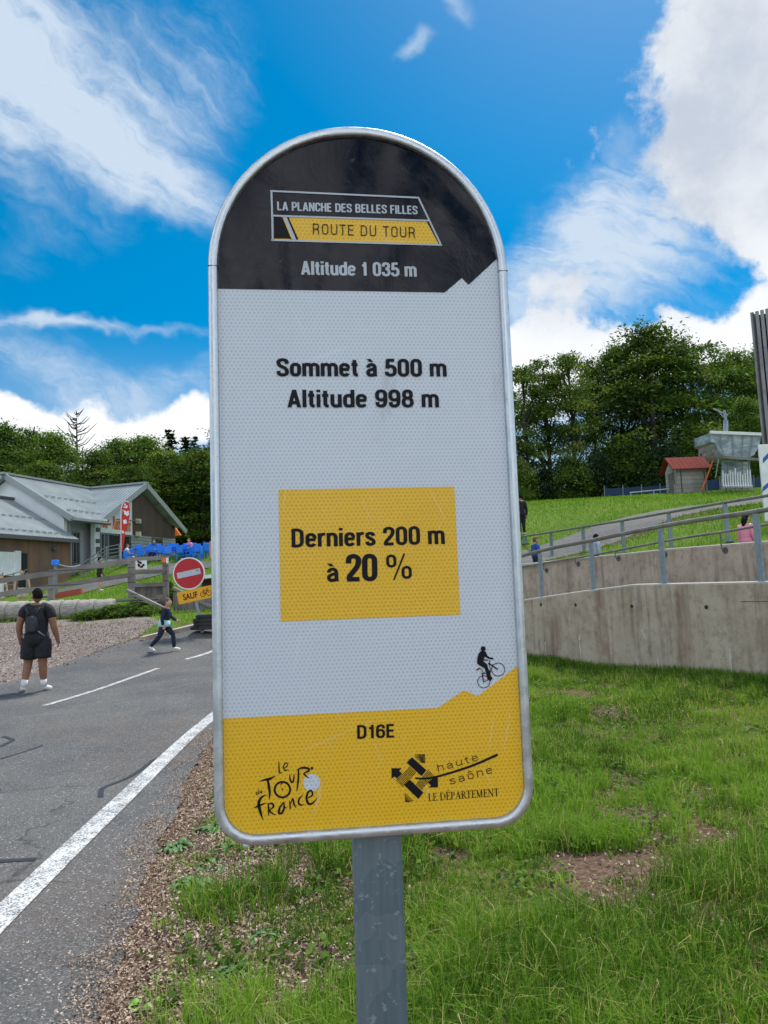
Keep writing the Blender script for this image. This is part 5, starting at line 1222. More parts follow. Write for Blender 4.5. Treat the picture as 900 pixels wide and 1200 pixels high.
def person(name, label, loc, rotz, H, b=1.0, pose=None, skin='skin_light', hair='hair_brown', top='black_cloth', sleeve=.55, bot='black_cloth', blen=1.0, shoe='shoe_white', yaw=0, sock=None, long_hair=False, group=None, top2=None, hood=False, seated=False):
    J = {k: Vector(v) for k, v in JD.items()}
    if pose:
        for k, v in pose.items(): J[k] = Vector(v)
    J = {k: v * H for k, v in J.items()}
    if not pose: J['hed'].z += .004 * H
    names = ['pel', 'wai', 'che', 'nkb', 'nek'] + [p + k for k in 'LR' for p in ('sh', 'el', 'wr', 'hd', 'hi', 'kn', 'an', 'to')]
    rad = dict(pel=.082 * b, wai=.074 * b, che=.084 * b, nkb=.052, nek=.034, sh=.043 * (.5 + b / 2), el=.029 * (.4 + b * .6), wr=.019, hd=.021, hi=.058 * (.3 + .7 * b), kn=.036 * (.4 + b * .6), an=.023, to=.018)
    ix = {n: i for i, n in enumerate(names)}; V = [J[n] for n in names]; Rd = [rad[n if n in rad else n[:2]] * H for n in names]
    E = [('pel', 'wai'), ('wai', 'che'), ('che', 'nkb'), ('nkb', 'nek')]
    for k in 'LR': E += [('nkb', 'sh' + k), ('sh' + k, 'el' + k), ('el' + k, 'wr' + k), ('wr' + k, 'hd' + k), ('pel', 'hi' + k), ('hi' + k, 'kn' + k), ('kn' + k, 'an' + k), ('an' + k, 'to' + k)]
    E = [(ix[a], ix[c]) for a, c in E]
    # mid-calf, mid-forearm for taper
    def mid(a, c, t, r):
        V.append(V[ix[a]].lerp(V[ix[c]], t)); Rd.append(r * H); E.remove((ix[a], ix[c])); E.extend([(ix[a], len(V) - 1), (len(V) - 1, ix[c])])
    for k in 'LR': mid('kn' + k, 'an' + k, .35, .037 * (.4 + b * .6)); mid('el' + k, 'wr' + k, .3, .028 * (.4 + b * .6)); mid('hi' + k, 'kn' + k, .5, .05 * (.3 + .7 * b))
    vs, fs = skin_eval(V, E, Rd)
    mb = MB(); mb.add(vs, fs)
    hc = J['hed']; cy, sy_ = math.cos(yaw), math.sin(yaw); RM = Matrix.Rotation(yaw, 3, 'Z')
    hs_ = H * (1.1 if H > 1.45 else 1.34)
    def face(d, q):
        if d.y > 0:
            q = q + Vector((0, .012 * math.exp(-((d.x / .22) ** 2 + ((d.z + .12) / .28) ** 2)) * hs_, 0))      # nose
            q = q + Vector((0, -.006 * math.exp(-(((abs(d.x) - .35) / .18) ** 2 + ((d.z - .12) / .16) ** 2)) * hs_, 0))  # eye sockets
        if d.z < -.3: q.x *= 1 - .28 * (-d.z - .3); q.y *= 1 - .12 * (-d.z - .3)
        return RM @ q
    mb.ball(hc, (.0425 * hs_, .053 * hs_, .064 * hs_), 24, 18, face)
    for s_ in (-1, 1): mb.ball(hc + RM @ Vector((s_ * .043 * hs_, -.003 * hs_, -.004 * hs_)), (.007 * hs_, .014 * hs_, .02 * hs_), 8, 6, lambda d, q: RM @ q)
    for k, s_ in (('L', -1), ('R', 1)):              # five bent fingers from the palm
        w, h = J['wr' + k], J['hd' + k]; d = (h - w).normalized(); fwd = Vector((0, 1, 0)); fwd = (fwd - d * fwd.dot(d)).normalized(); side = d.cross(fwd)
        for i, l in enumerate((.034, .042, .04, .03)):
            a = h + fwd * (.021 - .014 * i) * H * .9 - d * .004 * H; mid_ = a + d * l * .6 * H - side * s_ * .004 * H; tip = mid_ + (d * .8 + side * (-s_) * .0 + fwd * .0 - Vector((s_, 0, 0)) * .45).normalized() * l * .5 * H
            mb.tube([a, mid_, tip], [.0062 * H, .0055 * H, .004 * H], 6)
        a = w.lerp(h, .5) + fwd * .014 * H; mb.tube([a, a + (fwd * .7 + d * .7) * .022 * H, a + (fwd * .45 + d) * .036 * H], [.0075 * H, .0065 * H, .0045 * H], 6)
    mb.cur = 1
    for s_ in (-1, 1): mb.ball(hc + RM @ Vector((s_ * .016 * hs_, .0475 * hs_, .007 * hs_)), .0042 * hs_, 8, 6)
    mb.cur = 2; mb.ball(hc + RM @ Vector((0, .051 * hs_, -.03 * hs_)), (.013 * hs_, .004 * hs_, .0035 * hs_), 8, 6, lambda d, q: RM @ q)
    o = mb.build(name, [skin, 'eye_dark', 'lip'], None, smooth=True); o.location = loc; o.rotation_euler.z = rotz; tag(o, label, 'person', group)
    # hair: a cap over skull and nape
    mb = MB()
    def cap(d, q):
        if d.y > .25: q.z = max(q.z, .026 * hs_ + .02 * hs_ * (d.y - .25))
        elif d.y > -.2: q.z = max(q.z, (-.012 if abs(d.x) > .5 else .0) * hs_)
        else: q.z = max(q.z, -.036 * hs_)
        return RM @ q
    mb.ball(hc + RM @ Vector((0, -.004 * hs_, .006 * hs_)), (.0445 * hs_, .0545 * hs_, .065 * hs_), 24, 18, cap)
    if long_hair: mb.tube([hc + RM @ Vector((0, -.03 * hs_, .02 * hs_)), hc + RM @ Vector((0, -.05 * hs_, -.05 * hs_)), hc + RM @ Vector((0, -.045 * hs_, -.13 * hs_))], [.035 * hs_, .04 * hs_, .015 * hs_], 10)
    mb.build('hair', hair, o, smooth=True)
    def cloth(nm, m, chain, sub=2):
        n_ = list(chain[0]); V = [p for p, r in n_]; Rr = [r for p, r in n_]; E = chain[1]; v, f = skin_eval(V, E, Rr, sub); q = MB(); q.add(v, f); return q.build(nm, m, o, smooth=True)
    def lp(a, c, t): return J[a].lerp(J[c], t)
    pts = [(J['pel'] + Vector((0, 0, .0)) * H, .094 * b * H), (J['wai'], .087 * b * H), (J['che'], .096 * b * H), (J['nkb'] + Vector((0, 0, .006)) * H, .064 * H)]; E = [(0, 1), (1, 2), (2, 3)]
    for k in 'LR':
        n = len(pts); fr = .048 * (.6 + b * .4) * H
        pts.append((J['sh' + k], fr)); E.append((3, n))
        if sleeve <= 1: pts.append((lp('sh' + k, 'el' + k, sleeve), .046 * (.45 + .55 * b) * H)); E.append((n, n + 1))
        else: pts.append((J['el' + k], .038 * (.45 + .55 * b) * H)); pts.append((lp('el' + k, 'wr' + k, .95), .027 * H)); E += [(n, n + 1), (n + 1, n + 2)]
    cloth('shirt', top, (pts, E))
    if top2: q = MB(); q.tube([J['wai'] + Vector((0, 0, .01)) * H, J['pel'] + Vector((0, 0, .02)) * H, J['pel'] - Vector((0, 0, .035)) * H], [.097 * b * H, .115 * b * H, .118 * b * H], 18); q.build('jacket_hem', top2, o, smooth=True)
    q = MB(); pw = J['wai'].lerp(J['pel'], .35); cr = (J['hiL'] + J['hiR']) / 2 + Vector((0, 0, -.052 * H))
    def oval(P, rx, ry):
        n = 18; vs = [p + Vector((rx[i] * math.cos(2 * math.pi * k / n), ry[i] * math.sin(2 * math.pi * k / n), 0)) for i, p in enumerate(P) for k in range(n)]
        q.add(vs, [(i * n + k, i * n + (k + 1) % n, (i + 1) * n + (k + 1) % n, (i + 1) * n + k) for i in range(len(P) - 1) for k in range(n)] + [tuple(range(n))[::-1], tuple((len(P) - 1) * n + k for k in range(n))])
    oval([pw, J['pel'], cr], [.088 * b * H, .098 * (.25 + .75 * b) * H, .085 * b * H], [.086 * b * H, .09 * b * H, .07 * b * H])
    for k in 'LR':
        hi = J['hi' + k] + Vector((0, 0, .01 * H)); up = .07 * (.3 + .7 * b) * H
        if blen <= .9: q.tube([hi, lp('hi' + k, 'kn' + k, .3), lp('hi' + k, 'kn' + k, .65), lp('hi' + k, 'kn' + k, blen)], [up * .9, up, up * .96, up * .94], 16)
        else: q.tube([hi, lp('hi' + k, 'kn' + k, .4), J['kn' + k], lp('kn' + k, 'an' + k, .4), lp('kn' + k, 'an' + k, .95)], [up * .9, up * .88, .045 * H, .042 * H, .031 * H], 16)
    q.build('shorts' if blen <= .9 else 'trousers', bot, o, smooth=True)
    for k in 'LR':
        a, t = J['an' + k], J['to' + k]; d = (t - a); d.z = 0; dn = d.normalized() if d.length > 1e-4 else Vector((0, 1, 0)); dz = (t - a).normalized()
        hl = a - dz * .022 * H + Vector((0, 0, -.012)) * H
        q = MB(); v, f = skin_eval([a + Vector((0, 0, .01)) * H, hl.lerp(t, .25), hl.lerp(t, .65), t + dz * .022 * H], [(0, 1), (1, 2), (2, 3)], [.03 * H, .031 * H, .029 * H, .021 * H]); q.add(v, f); so = q.build('shoe', shoe, o, smooth=True)
        if sock: q = MB(); q.tube([a + Vector((0, 0, .0)) * H, lp('an' + k, 'kn' + k, .3)], [.028 * H, .031 * H], 12); q.build('sock', sock, o, smooth=True)
    return o
pm = ground_px(43, 811); pm.y = 14.0; pm.x = at(43, 811, 14).x; pm.z = hz(pm.x, 14) + .02
man = person('person', 'heavyset man in black T-shirt and shorts, seen from behind on the road', pm, R(8), 1.83, 1.27,
    {'shL': (-.122, -.005, .80), 'shR': (.122, -.005, .80), 'elL': (-.16, -.02, .635), 'elR': (.165, -.02, .63), 'wrL': (-.158, .02, .49), 'wrR': (.19, .03, .49), 'hdL': (-.155, .04, .455), 'hdR': (.193, .045, .455), 'hed': (0, .012, .935),
     'hiL': (-.06, 0, .50), 'hiR': (.06, 0, .50), 'knL': (-.088, .03, .28), 'knR': (.055, .0, .28), 'anL': (-.115, -.03, .05), 'anR': (.058, .03, .045), 'toL': (-.14, .045, .02), 'toR': (.095, .11, .018)},
    'skin_brown', 'hair_black', sleeve=.62, blen=.8, yaw=R(38), sock='white_cloth')
bpk = thing('backpack', 'slim black backpack worn by the man in black on the road', 'backpack', pm + Vector((0, -.19, 1.2)), R(8))
mb = MB(); v, f = skin_eval([(0, 0, -.16), (0, -.01, 0), (0, 0, .17)], [(0, 1), (1, 2)], [.1, .115, .085]); mb.add([(x * 1.15, y * .75, z) for x, y, z in v], f); mb.build('bag', 'backpack_cloth' if 'backpack_cloth' in M else M.setdefault('backpack_cloth', mat('backpack_cloth', None, (.022, .026, .03), .7)), bpk, smooth=True)
for s_ in (-1, 1):
    mb = MB(); mb.tube([(s_ * .06, .0, .17), (s_ * .11, .05, .28), (s_ * .12, .16, .33)], [.022, .024, .02], 8); mb.build('strap', M['backpack_cloth'], bpk, smooth=True)
    mb = MB(); mb.tube([(s_ * .1, .0, -.12), (s_ * .2, .07, -.22)], [.014, .012], 6); mb.build('strap', 'grey_paint', bpk, smooth=True)
mb = MB(); mb.box((0, -.083, -.04), (.15, .02, .17)); mb.build('pocket', M['backpack_cloth'], bpk, bevel=.01)
kp_ = at(194, 760, 18.5); kp_.z = hz(kp_.x, 18.5) + .025
kid = person('person', 'child in navy jacket and black leggings striding along the road edge in white shoes', kp_, R(-90), 1.26, 1.02,
    {'pel': (0, -.02, .50), 'wai': (0, 0, .585), 'che': (0, .015, .70), 'nkb': (0, .03, .80), 'nek': (0, .04, .84), 'hed': (0, .055, .915), 'shL': (-.1, .03, .785), 'shR': (.1, .03, .785), 'elL': (-.13, .07, .64), 'wrL': (-.12, .2, .56), 'hdL': (-.12, .23, .55),
     'elR': (.14, -.02, .63), 'wrR': (.14, .0, .48), 'hdR': (.14, .01, .445), 'hiL': (-.05, -.02, .49), 'hiR': (.05, -.02, .49), 'knL': (-.055, .13, .31), 'anL': (-.055, .15, .06), 'toL': (-.055, .25, .03), 'knR': (.055, -.1, .28), 'anR': (.055, -.27, .10), 'toR': (.055, -.2, .03)},
    top='navy_cloth', sleeve=2, bot='navy_cloth', top2='aqua_cloth', hair='hair_brown')
for px, py, Y, H, lab, kw, rz in [
    (117, 691.5, 39.0, 1.72, 'person all in black walking up the service path to the restaurant', dict(top='black_cloth', sleeve=2, bot='black_cloth', blen=.88, hair='hair_black'), R(-60)),
    (612, 623, 34.0, 1.78, 'man in dark clothes half hidden by the tall sign on the upper path', dict(top='black_cloth', sleeve=2, bot='black_cloth', hair='hair_black', b=1.1), R(20))]:
    p = at(px, py, Y); p.z = hz(p.x, p.y) + .04; person('person', lab, p, rz, H, **kw)
for px, ytop, Y, H, lab, kw, rz in [(26, 667.5, 30, 1.64, 'dark-haired woman in a black top and beige shorts behind the timber fence', dict(top='black_cloth', sleeve=.2, bot='beige_cloth', blen=.75, hair='hair_black', yaw=R(-20)), R(200)),
    (1, 674, 29.5, 1.4, 'person in a white shirt cut off by the left edge of the view', dict(top='white_cloth', sleeve=.4, bot='white_cloth', blen=.6, hair='hair_brown'), R(200)),
    (627, 630, 22, 1.2, 'red-haired boy in a blue sweater behind the ramp walls', dict(top='blue_cloth', sleeve=2, bot='navy_cloth', hair='hair_brown'), R(-70)),
    (698, 627, 21, 1.22, 'dark-haired child in a light grey jacket behind the ramp railing', dict(top='grey_cloth', sleeve=2, bot='navy_cloth', hair='hair_black', b=1.15), R(-80)),
    (873, 604, 17.2, 1.2, 'dark-haired girl in a pink jacket at the right behind the rear wall', dict(top='pink_cloth', sleeve=2, bot='pink_cloth', hair='hair_black', long_hair=True, b=1.35), R(-60))]:
    p = at(px, ytop, Y); p.z = p.z - H; person('person', lab, p, rz, H, **kw)
sit = {'pel': (0, -.02, .30), 'wai': (0, -.02, .38), 'che': (0, -.02, .49), 'nkb': (0, -.01, .595), 'nek': (0, 0, .635), 'hed': (0, .012, .70)}
for s_, k in ((-1, 'L'), (1, 'R')):
    sit.update({'sh' + k: (s_ * .11, -.01, .575), 'el' + k: (s_ * .14, .04, .43), 'wr' + k: (s_ * .1, .15, .42), 'hd' + k: (s_ * .09, .18, .42), 'hi' + k: (s_ * .052, -.01, .28), 'kn' + k: (s_ * .06, .23, .285), 'an' + k: (s_ * .06, .25, .05), 'to' + k: (s_ * .065, .34, .02)})
for px, Y, lab, kw, rz in [(149, 46.2, 'guest in a white top seated beside the red feather flag', dict(top='white_cloth', bot='beige_cloth', hair='hair_brown'), R(-60)), (181, 46.8, 'guest with fair hair seated at a blue table below the restaurant window', dict(top='blue_cloth', bot='navy_cloth', hair='hair_brown'), R(170)),
                           (222, 46.6, 'guest in a pink top seated at a blue table above the no-entry sign', dict(top='pink_cloth', bot='navy_cloth', hair='hair_brown'), R(150))]:
    p = at(px, 655, Y); p.z = hz(p.x, p.y); person('person', lab, p, rz, 1.68, pose=sit, **kw)
    q = copy_tree(ch0); q.location = p + Vector((0, 0, 0)); q.rotation_euler.z = rz; q['label'] = clabel

# ------------------------------------------------------------------ trees
def quads(C, Nn, size, asp=.55):
    """leaf faces: centres, normals, sizes -> verts"""
    n = len(C); t = rng.normal(size=(n, 3)); t -= Nn * (t * Nn).sum(1)[:, None]; t /= np.linalg.norm(t, axis=1)[:, None]; b = np.cross(Nn, t); s = size[:, None]
    return np.stack([C + t * s * .6, C + b * s * asp * .5, C - t * s * .6, C - b * s * asp * .5], 1).reshape(-1, 3)
def crown_mesh(name, m, C, Nn, size, tone, asp=.55):
    V = quads(C, Nn, size, asp); n = len(C); o = arrays_obj(name, V, np.arange(4 * n), np.full(n, 4), m, None, np.repeat(tone, 4)); return o
def unit(v): return v / np.linalg.norm(v, axis=1)[:, None]
def broadleaf(H, Wd, z0=.1, ncl=190, per=70, leaf=.26, m='leaf_beech', seed=0, layered=.3, top=.5):
    """tree of height H, crown width Wd: tapered trunk, limbs, crown of leaf sprays on a ragged shell"""
    global rng
    rng = np.random.default_rng(seed); rr = random.Random(seed)
    lobes = [(rr.uniform(0, 6.28), rr.uniform(.2, .95), rr.uniform(.7, 1.25)) for _ in range(9)]
    cs = []
    for i in range(ncl):
        t = rng.uniform(0, 1) ** .85; z = z0 + (1 - z0) * t
        prof = (math.sin(math.pi * min(1, (t * (1 - top * .35) + .16))) ** .75) * (1 if t < .8 else math.sqrt(max(0, 1 - ((t - .8) / .22) ** 2)) * .9 + .1)
        a = rng.uniform(0, 6.28); k = 1.0
        for la, lt, lk in lobes: k += (lk - 1) * math.exp(-(((a - la + math.pi) % (2 * math.pi) - math.pi) / .6) ** 2 - ((t - lt) / .16) ** 2) * 1.6
        rad = Wd / 2 * prof * k * rng.uniform(.12, 1) ** .45
        cs.append((math.cos(a) * rad, math.sin(a) * rad, z * H, rad / (Wd / 2)))
    cs = np.array(cs); C, Nn, S, T = [], [], [], []
    for c in cs:
        n = int(per * 2.6 * rng.uniform(.5, 1.3)); sp_ = rng.uniform(.06, .115) * Wd + .2
        q = rng.normal(size=(n, 3)) * (sp_, sp_, sp_ * layered); out = np.array([c[0], c[1], 0]); l = np.linalg.norm(out) + 1e-6; out /= l
        d = (q @ out); q[:, 2] -= np.maximum(d, 0) * .25
        C.append(q + c[:3]); nn = rng.normal(size=(n, 3)) * .55 + np.array([0, 0, 1.0]) + out * .35; Nn.append(unit(nn)); S.append(rng.uniform(.6, 1.35, n) * leaf * 1.08)
        T.append(np.clip(rng.uniform(.0, .95) + rng.normal(0, .1, n), 0, 1))
    C = np.concatenate(C); o = crown_mesh('crown', m, C, np.concatenate(Nn), np.concatenate(S), np.concatenate(T))
    mb = MB(); bend = rr.uniform(-.03, .03) * H; P = [(0, 0, -.4), (bend * .3, 0, H * .25), (bend, bend * .5, H * .55), (bend * .6, 0, H * .9)]; mb.tube(P, [H * .022, H * .017, H * .011, H * .003], 9)
    for i in range(26):
        c = cs[rr.randrange(len(cs))]; zt = max(c[2] - rr.uniform(.06, .16) * H, z0 * H * .6); b0 = Vector((bend * min(1, zt / (.55 * H)), 0, zt * .92)); e = Vector(c[:3]); mdl = b0.lerp(e, .5) + Vector((0, 0, .03 * H)); mb.tube([b0, mdl, e], [H * .007, H * .0045, H * .0015], 5)
    t = mb.build('trunk', 'tree_bark', None, smooth=True); return t, o
def conifer(H, Wd, seed, m='leaf_dark', bare=0):
    global rng
    rng = np.random.default_rng(seed); rr = random.Random(seed); C, Nn, S, T = [], [], [], []; mb = MB(); mb.tube([(0, 0, -.4), (0, 0, H * .5), (0, 0, H)], [H * .016, H * .009, .01], 8)
    nz_ = int(H * 2.2)
    for i in range(nz_):
        t = (i + .5) / nz_; z = H * (.08 + .92 * t); L = Wd / 2 * (1 - t) ** (.85 if not (bare and t > 1 - bare) else .45) * rr.uniform(.75, 1.15) + .12
        for j in range(rr.randint(5, 7)):
            if bare and t > 1 - bare:
                if rr.random() < .25: continue
                L = Wd / 2 * (1 - t) ** .45 * rr.uniform(.35, 1.2) + .1; z = H * (.08 + .92 * t) + rr.uniform(-.4, .4)
            a = rr.uniform(0, 6.28); dr = -.18 if not (bare and t > 1 - bare) else .75
            e = Vector((math.cos(a) * L, math.sin(a) * L, z + dr * L)); mb.tube([(0, 0, z), Vector((0, 0, z)).lerp(e, .5) + Vector((0, 0, -.06 * L if dr < 0 else -.2 * L)), e], [.035, .022, .008] if dr < 0 else [.055, .04, .018], 4)
            if bare and t > 1 - bare: continue
            n = int(16 * L + 6); s = rng.uniform(.15, 1, n); pts = np.outer(s, np.array(e) - np.array((0, 0, z))) + np.array((0, 0, z)) + rng.normal(size=(n, 3)) * (.12, .12, .07); pts[:, 2] -= .1 * s
            C.append(pts); Nn.append(unit(rng.normal(size=(n, 3)) * .5 + (0, 0, 1))); S.append(rng.uniform(.25, .45, n)); T.append(np.clip(rng.normal(.4, .2, n), 0, 1))
    o = crown_mesh('crown', m, np.concatenate(C), np.concatenate(Nn), np.concatenate(S), np.concatenate(T), .45)
    return mb.build('trunk', 'tree_bark', None, smooth=True), o
def template(t, o): COL.objects.unlink(t); COL.objects.unlink(o); return (t, o)
REF_H = 14.0
TM = {'beech': [template(*broadleaf(14, 8.5, .06, 135, 75, .25, 'leaf_beech', 11)), template(*broadleaf(14, 7.6, .08, 115, 75, .25, 'leaf_beech', 12, .24)), template(*broadleaf(14, 9.5, .05, 165, 75, .26, 'leaf_beech', 13, .28))],
      'loose': [template(*broadleaf(14, 6.0, .12, 62, 70, .24, 'leaf_beech', 21, .3, .7)), template(*broadleaf(14, 5.4, .1, 54, 75, .24, 'leaf_beech', 22, .3, .8))],
      'bright': [template(*broadleaf(14, 9.5, .04, 150, 75, .27, 'leaf_bright', 31, .35)), template(*broadleaf(14, 8.8, .05, 135, 75, .27, 'leaf_bright', 32, .35))],
      'spruce': [template(*conifer(14, 4.6, 41)), template(*conifer(14, 4.0, 42))], 'dead': [template(*conifer(14, 5.4, 51, bare=.42))],
      'bramble': [template(*broadleaf(5, 6.5, .0, 100, 70, .42, 'leaf_bright', 63, .5))],
      'shrub': [template(*broadleaf(5, 5.5, .0, 90, 70, .2, 'leaf_beech', 61, .5)), template(*broadleaf(5, 6.5, .0, 100, 70, .2, 'leaf_dark', 62, .5))]}
tcount = {}; CW = {}
def vco(o): a = np.empty(len(o.data.vertices) * 3, np.float32); o.data.vertices.foreach_get('co', a); return a[0::3]
TREE_LABEL = {'beech': 'dense dark green tree', 'loose': 'slender open-crowned tree', 'bright': 'fresh green leafy tree', 'spruce': 'pointed dark spruce', 'dead': 'spruce with bare dead top branches', 'shrub': 'dark bushy shrub'}
def tree(kind, px, py, Y, label, wpx=None, group='trees'):
    i = tcount.get(kind, 0); tcount[kind] = i + 1; tt, oo = TM[kind][i % len(TM[kind])]
    p = at(px, py, Y); zb = hz(p.x, p.y); H = p.z - zb; r = thing({'beech': 'leafy_tree', 'loose': 'leafy_tree', 'bright': 'leafy_tree', 'spruce': 'spruce_tree', 'dead': 'spruce_tree', 'shrub': 'shrub', 'bramble': 'bramble'}[kind], label, kind if kind in ('shrub', 'bramble') else 'tree', (p.x, p.y, zb), rnd.uniform(0, 6.28), group)
    ref = 5.0 if kind in ('shrub', 'bramble') else 14.0; k = H / ref; bw = CW.setdefault(oo.name, float(np.percentile(np.abs(vco(oo)), 96)) * 2); w = (wpx * Y / 900) / bw if wpx else k
    r.scale = (w, w, k)
    for q in (tt, oo):
        c = q.copy(); COL.objects.link(c); c.parent = r
    return r
gr = 'trees behind the hill lawn'
for kind, px, py, Y, w, lab in [
    ('loose', 612, 432, 60, 62, 'open-crowned tree beside the right edge of the tall sign'), ('loose', 636, 424, 61, 58, 'slender tall tree second from the sign with sky between its limbs'), ('loose', 664, 418, 60, 66, 'slender tree with bright lower sprays left of the great crown'),
    ('beech', 690, 424, 65, 72, 'dark tree pressed against the left flank of the great crown'), ('beech', 757, 386, 60, 128, 'largest rounded tree, its crown topping the hill trees'), ('beech', 722, 410, 63, 80, 'dense tree just left of and below the largest crown'), ('beech', 797, 402, 64, 84, 'dense dark tree just right of the largest crown'),
    ('loose', 828, 408, 67, 74, 'ragged dark tree above the lift terminal'), ('beech', 858, 416, 70, 78, 'dark tree behind the lift pylon'), ('beech', 892, 412, 74, 78, 'dark tree behind the slatted building'), ('bright', 872, 470, 52, 58, 'lighter green small tree right behind the lift pylon'),
    ('beech', 575, 436, 66, 80, 'tree hidden behind the right part of the tall sign'), ('beech', 520, 446, 70, 85, 'tree hidden behind the middle of the tall sign'), ('beech', 460, 456, 72, 85, 'tree hidden behind the centre lettering of the tall sign'), ('beech', 395, 470, 74, 80, 'tree hidden behind the left half of the tall sign'), ('bright', 330, 490, 76, 80, 'tree hidden behind the left edge of the tall sign'), ('beech', 930, 420, 76, 80, 'tree outside the right edge of the view')]:
    tree(kind, px, py, Y, lab, w, gr)
for px, py, Y, w, lab in [(604, 545, 55, 50, 'shrub at the foot of the trees touching the tall sign'), (636, 552, 56, 50, 'shrub below the second slender tree'), (668, 540, 55, 55, 'shrub below the bright lower sprays'), (700, 535, 56, 60, 'shrub under the dark tree by the safety net'), (738, 525, 55, 70, 'shrub under the left of the great crown'), (775, 528, 54, 60, 'shrub behind the hut roof'), (812, 525, 55, 60, 'shrub between hut and lift terminal'), (850, 530, 56, 60, 'shrub behind the lift terminal'), (885, 528, 56, 50, 'shrub behind the information board')]:
    tree('shrub', px, py, Y, lab, w, 'shrubs under the hill trees')
gl = 'trees behind the restaurant'
for kind, px, py, Y, w, lab in [('beech', -32, 498, 72, 85, 'tree beyond the left edge of the view'), ('bright', 2, 499, 70, 80, 'leftmost leafy tree above the annexe roof'), ('beech', 34, 506, 73, 78, 'leafy tree above the left gable of the restaurant'), ('bright', 62, 512, 70, 72, 'leafy tree just left of the dead-topped spruce'), ('dead', 90, 482, 75, 60, 'spruce with bare dead top rising above the restaurant ridge'),
    ('beech', 112, 530, 67, 70, 'dark leafy tree below the dead-topped spruce'), ('bright', 140, 517, 70, 78, 'light green tree above the middle of the restaurant roof'), ('bright', 170, 516, 69, 70, 'light green tree above the gable ridge'), ('spruce', 198, 503, 84, 52, 'small pointed spruce top above the gable'), ('spruce', 217, 511, 86, 42, 'second small spruce top nearer the tall sign'), ('spruce', 228, 511, 88, 40, 'faint spruce top touching the two others'),
    ('beech', 196, 532, 66, 76, 'broad dark tree right of the gable'), ('beech', 236, 527, 64, 90, 'broad layered tree beside the left edge of the tall sign'), ('beech', 268, 505, 68, 80, 'tree behind the left rim of the tall sign'), ('beech', 50, 545, 64, 80, 'low dark tree behind the left roof slope'), ('beech', 0, 540, 64, 80, 'low dark tree behind the annexe ridge'), ('beech', 155, 548, 62, 80, 'low dark tree behind the valley of the roof')]:
    tree(kind, px, py, Y, lab, w, gl)
for px, py, Y, w, lab in [(215, 578, 67, 60, 'dark shrub behind the right eave of the restaurant'), (240, 572, 67.5, 60, 'dark shrub above the board fence by the tall sign'), (190, 570, 66, 60, 'dark shrub behind the gable roof'), (262, 570, 68, 60, 'dark shrub behind the rim of the tall sign')]:
    tree('shrub', px, py, Y, lab, w, 'shrubs behind the restaurant')
rng = np.random.default_rng(99)
for px, py, Y, w, lab in [(110, 715, 24.4, 40, 'low bramble between the last logs'), (135, 710, 24.6, 36, 'bramble clump at the end of the log barrier'), (160, 707, 25, 40, 'bramble clump below the fence boards'), (178, 710, 24.6, 30, 'bramble clump by the round stump'), (198, 685, 26.6, 18, 'tall nettle clump beside the right fence post')]:
    p = at(px, py, Y); t = tree('bramble', px, py, Y, lab, w, 'brambles along the log barrier')

# ------------------------------------------------------------------ grass, litter, weeds
rng = np.random.default_rng(5)
_lat = rng.uniform(0, 1, (64, 64))
def vnoise(x, y, s):
    x = np.asarray(x) * s; y = np.asarray(y) * s; i = np.floor(x).astype(int); j = np.floor(y).astype(int); u = x - i; v = y - j; u = u * u * (3 - 2 * u); v = v * v * (3 - 2 * v)
    g_ = lambda a, b_: _lat[a % 64, b_ % 64]
    return (g_(i, j) * (1 - u) + g_(i + 1, j) * u) * (1 - v) + (g_(i, j + 1) * (1 - u) + g_(i + 1, j + 1) * u) * v
def fbm(x, y, s): return (vnoise(x, y, s) + .5 * vnoise(x + 7, y + 3, s * 2.1) + .25 * vnoise(x + 1, y + 9, s * 4.3)) / 1.75
RRf = resample(RR, 1200)
def d_edge(x, y):
    d = np.full(len(x), 1e9)
    for p in RRf[::3]: d = np.minimum(d, (x - p[0]) ** 2 + (y - p[1]) ** 2)
    e = np.interp(y, RRf[:, 1][:900], RRf[:, 0][:900]); return np.sqrt(d) * np.where(x > e, 1, -1)
def blades(name, x, y, L, w, tone, lean=.8, seglean=None):
    n = len(x); z = hgt(x, y) - .005; a = rng.uniform(0, 2 * np.pi, n); d = np.stack([np.cos(a), np.sin(a)], 1); f = rng.uniform(0, 2 * np.pi, n); s_ = np.stack([np.cos(f), np.sin(f), np.zeros(n)], 1) * w[:, None] / 2
    le = np.abs(rng.normal(0, lean, n)); le = np.clip(le, .02, 1.15); base = np.stack([x, y, z], 1)
    m1 = base + np.stack([d[:, 0] * le * .3 * L, d[:, 1] * le * .3 * L, L * .55], 1); tip = base + np.stack([d[:, 0] * le * 1.0 * L, d[:, 1] * le * 1.0 * L, L * (1.0 - .38 * le)], 1)
    V = np.stack([base - s_, base + s_, m1 + s_ * .8, m1 - s_ * .8, tip], 1).reshape(-1, 3)
    k = np.arange(n)[:, None] * 5; F_ = np.concatenate([k + np.array([[0, 1, 2, 3]]), k + np.array([[3, 2, 4]])], 1).ravel(); per = np.tile([4, 3], n)
    o = arrays_obj(name, V, F_, per, 'grass_blade', None, np.repeat(tone, 5)); return struct(o, 'stuff')
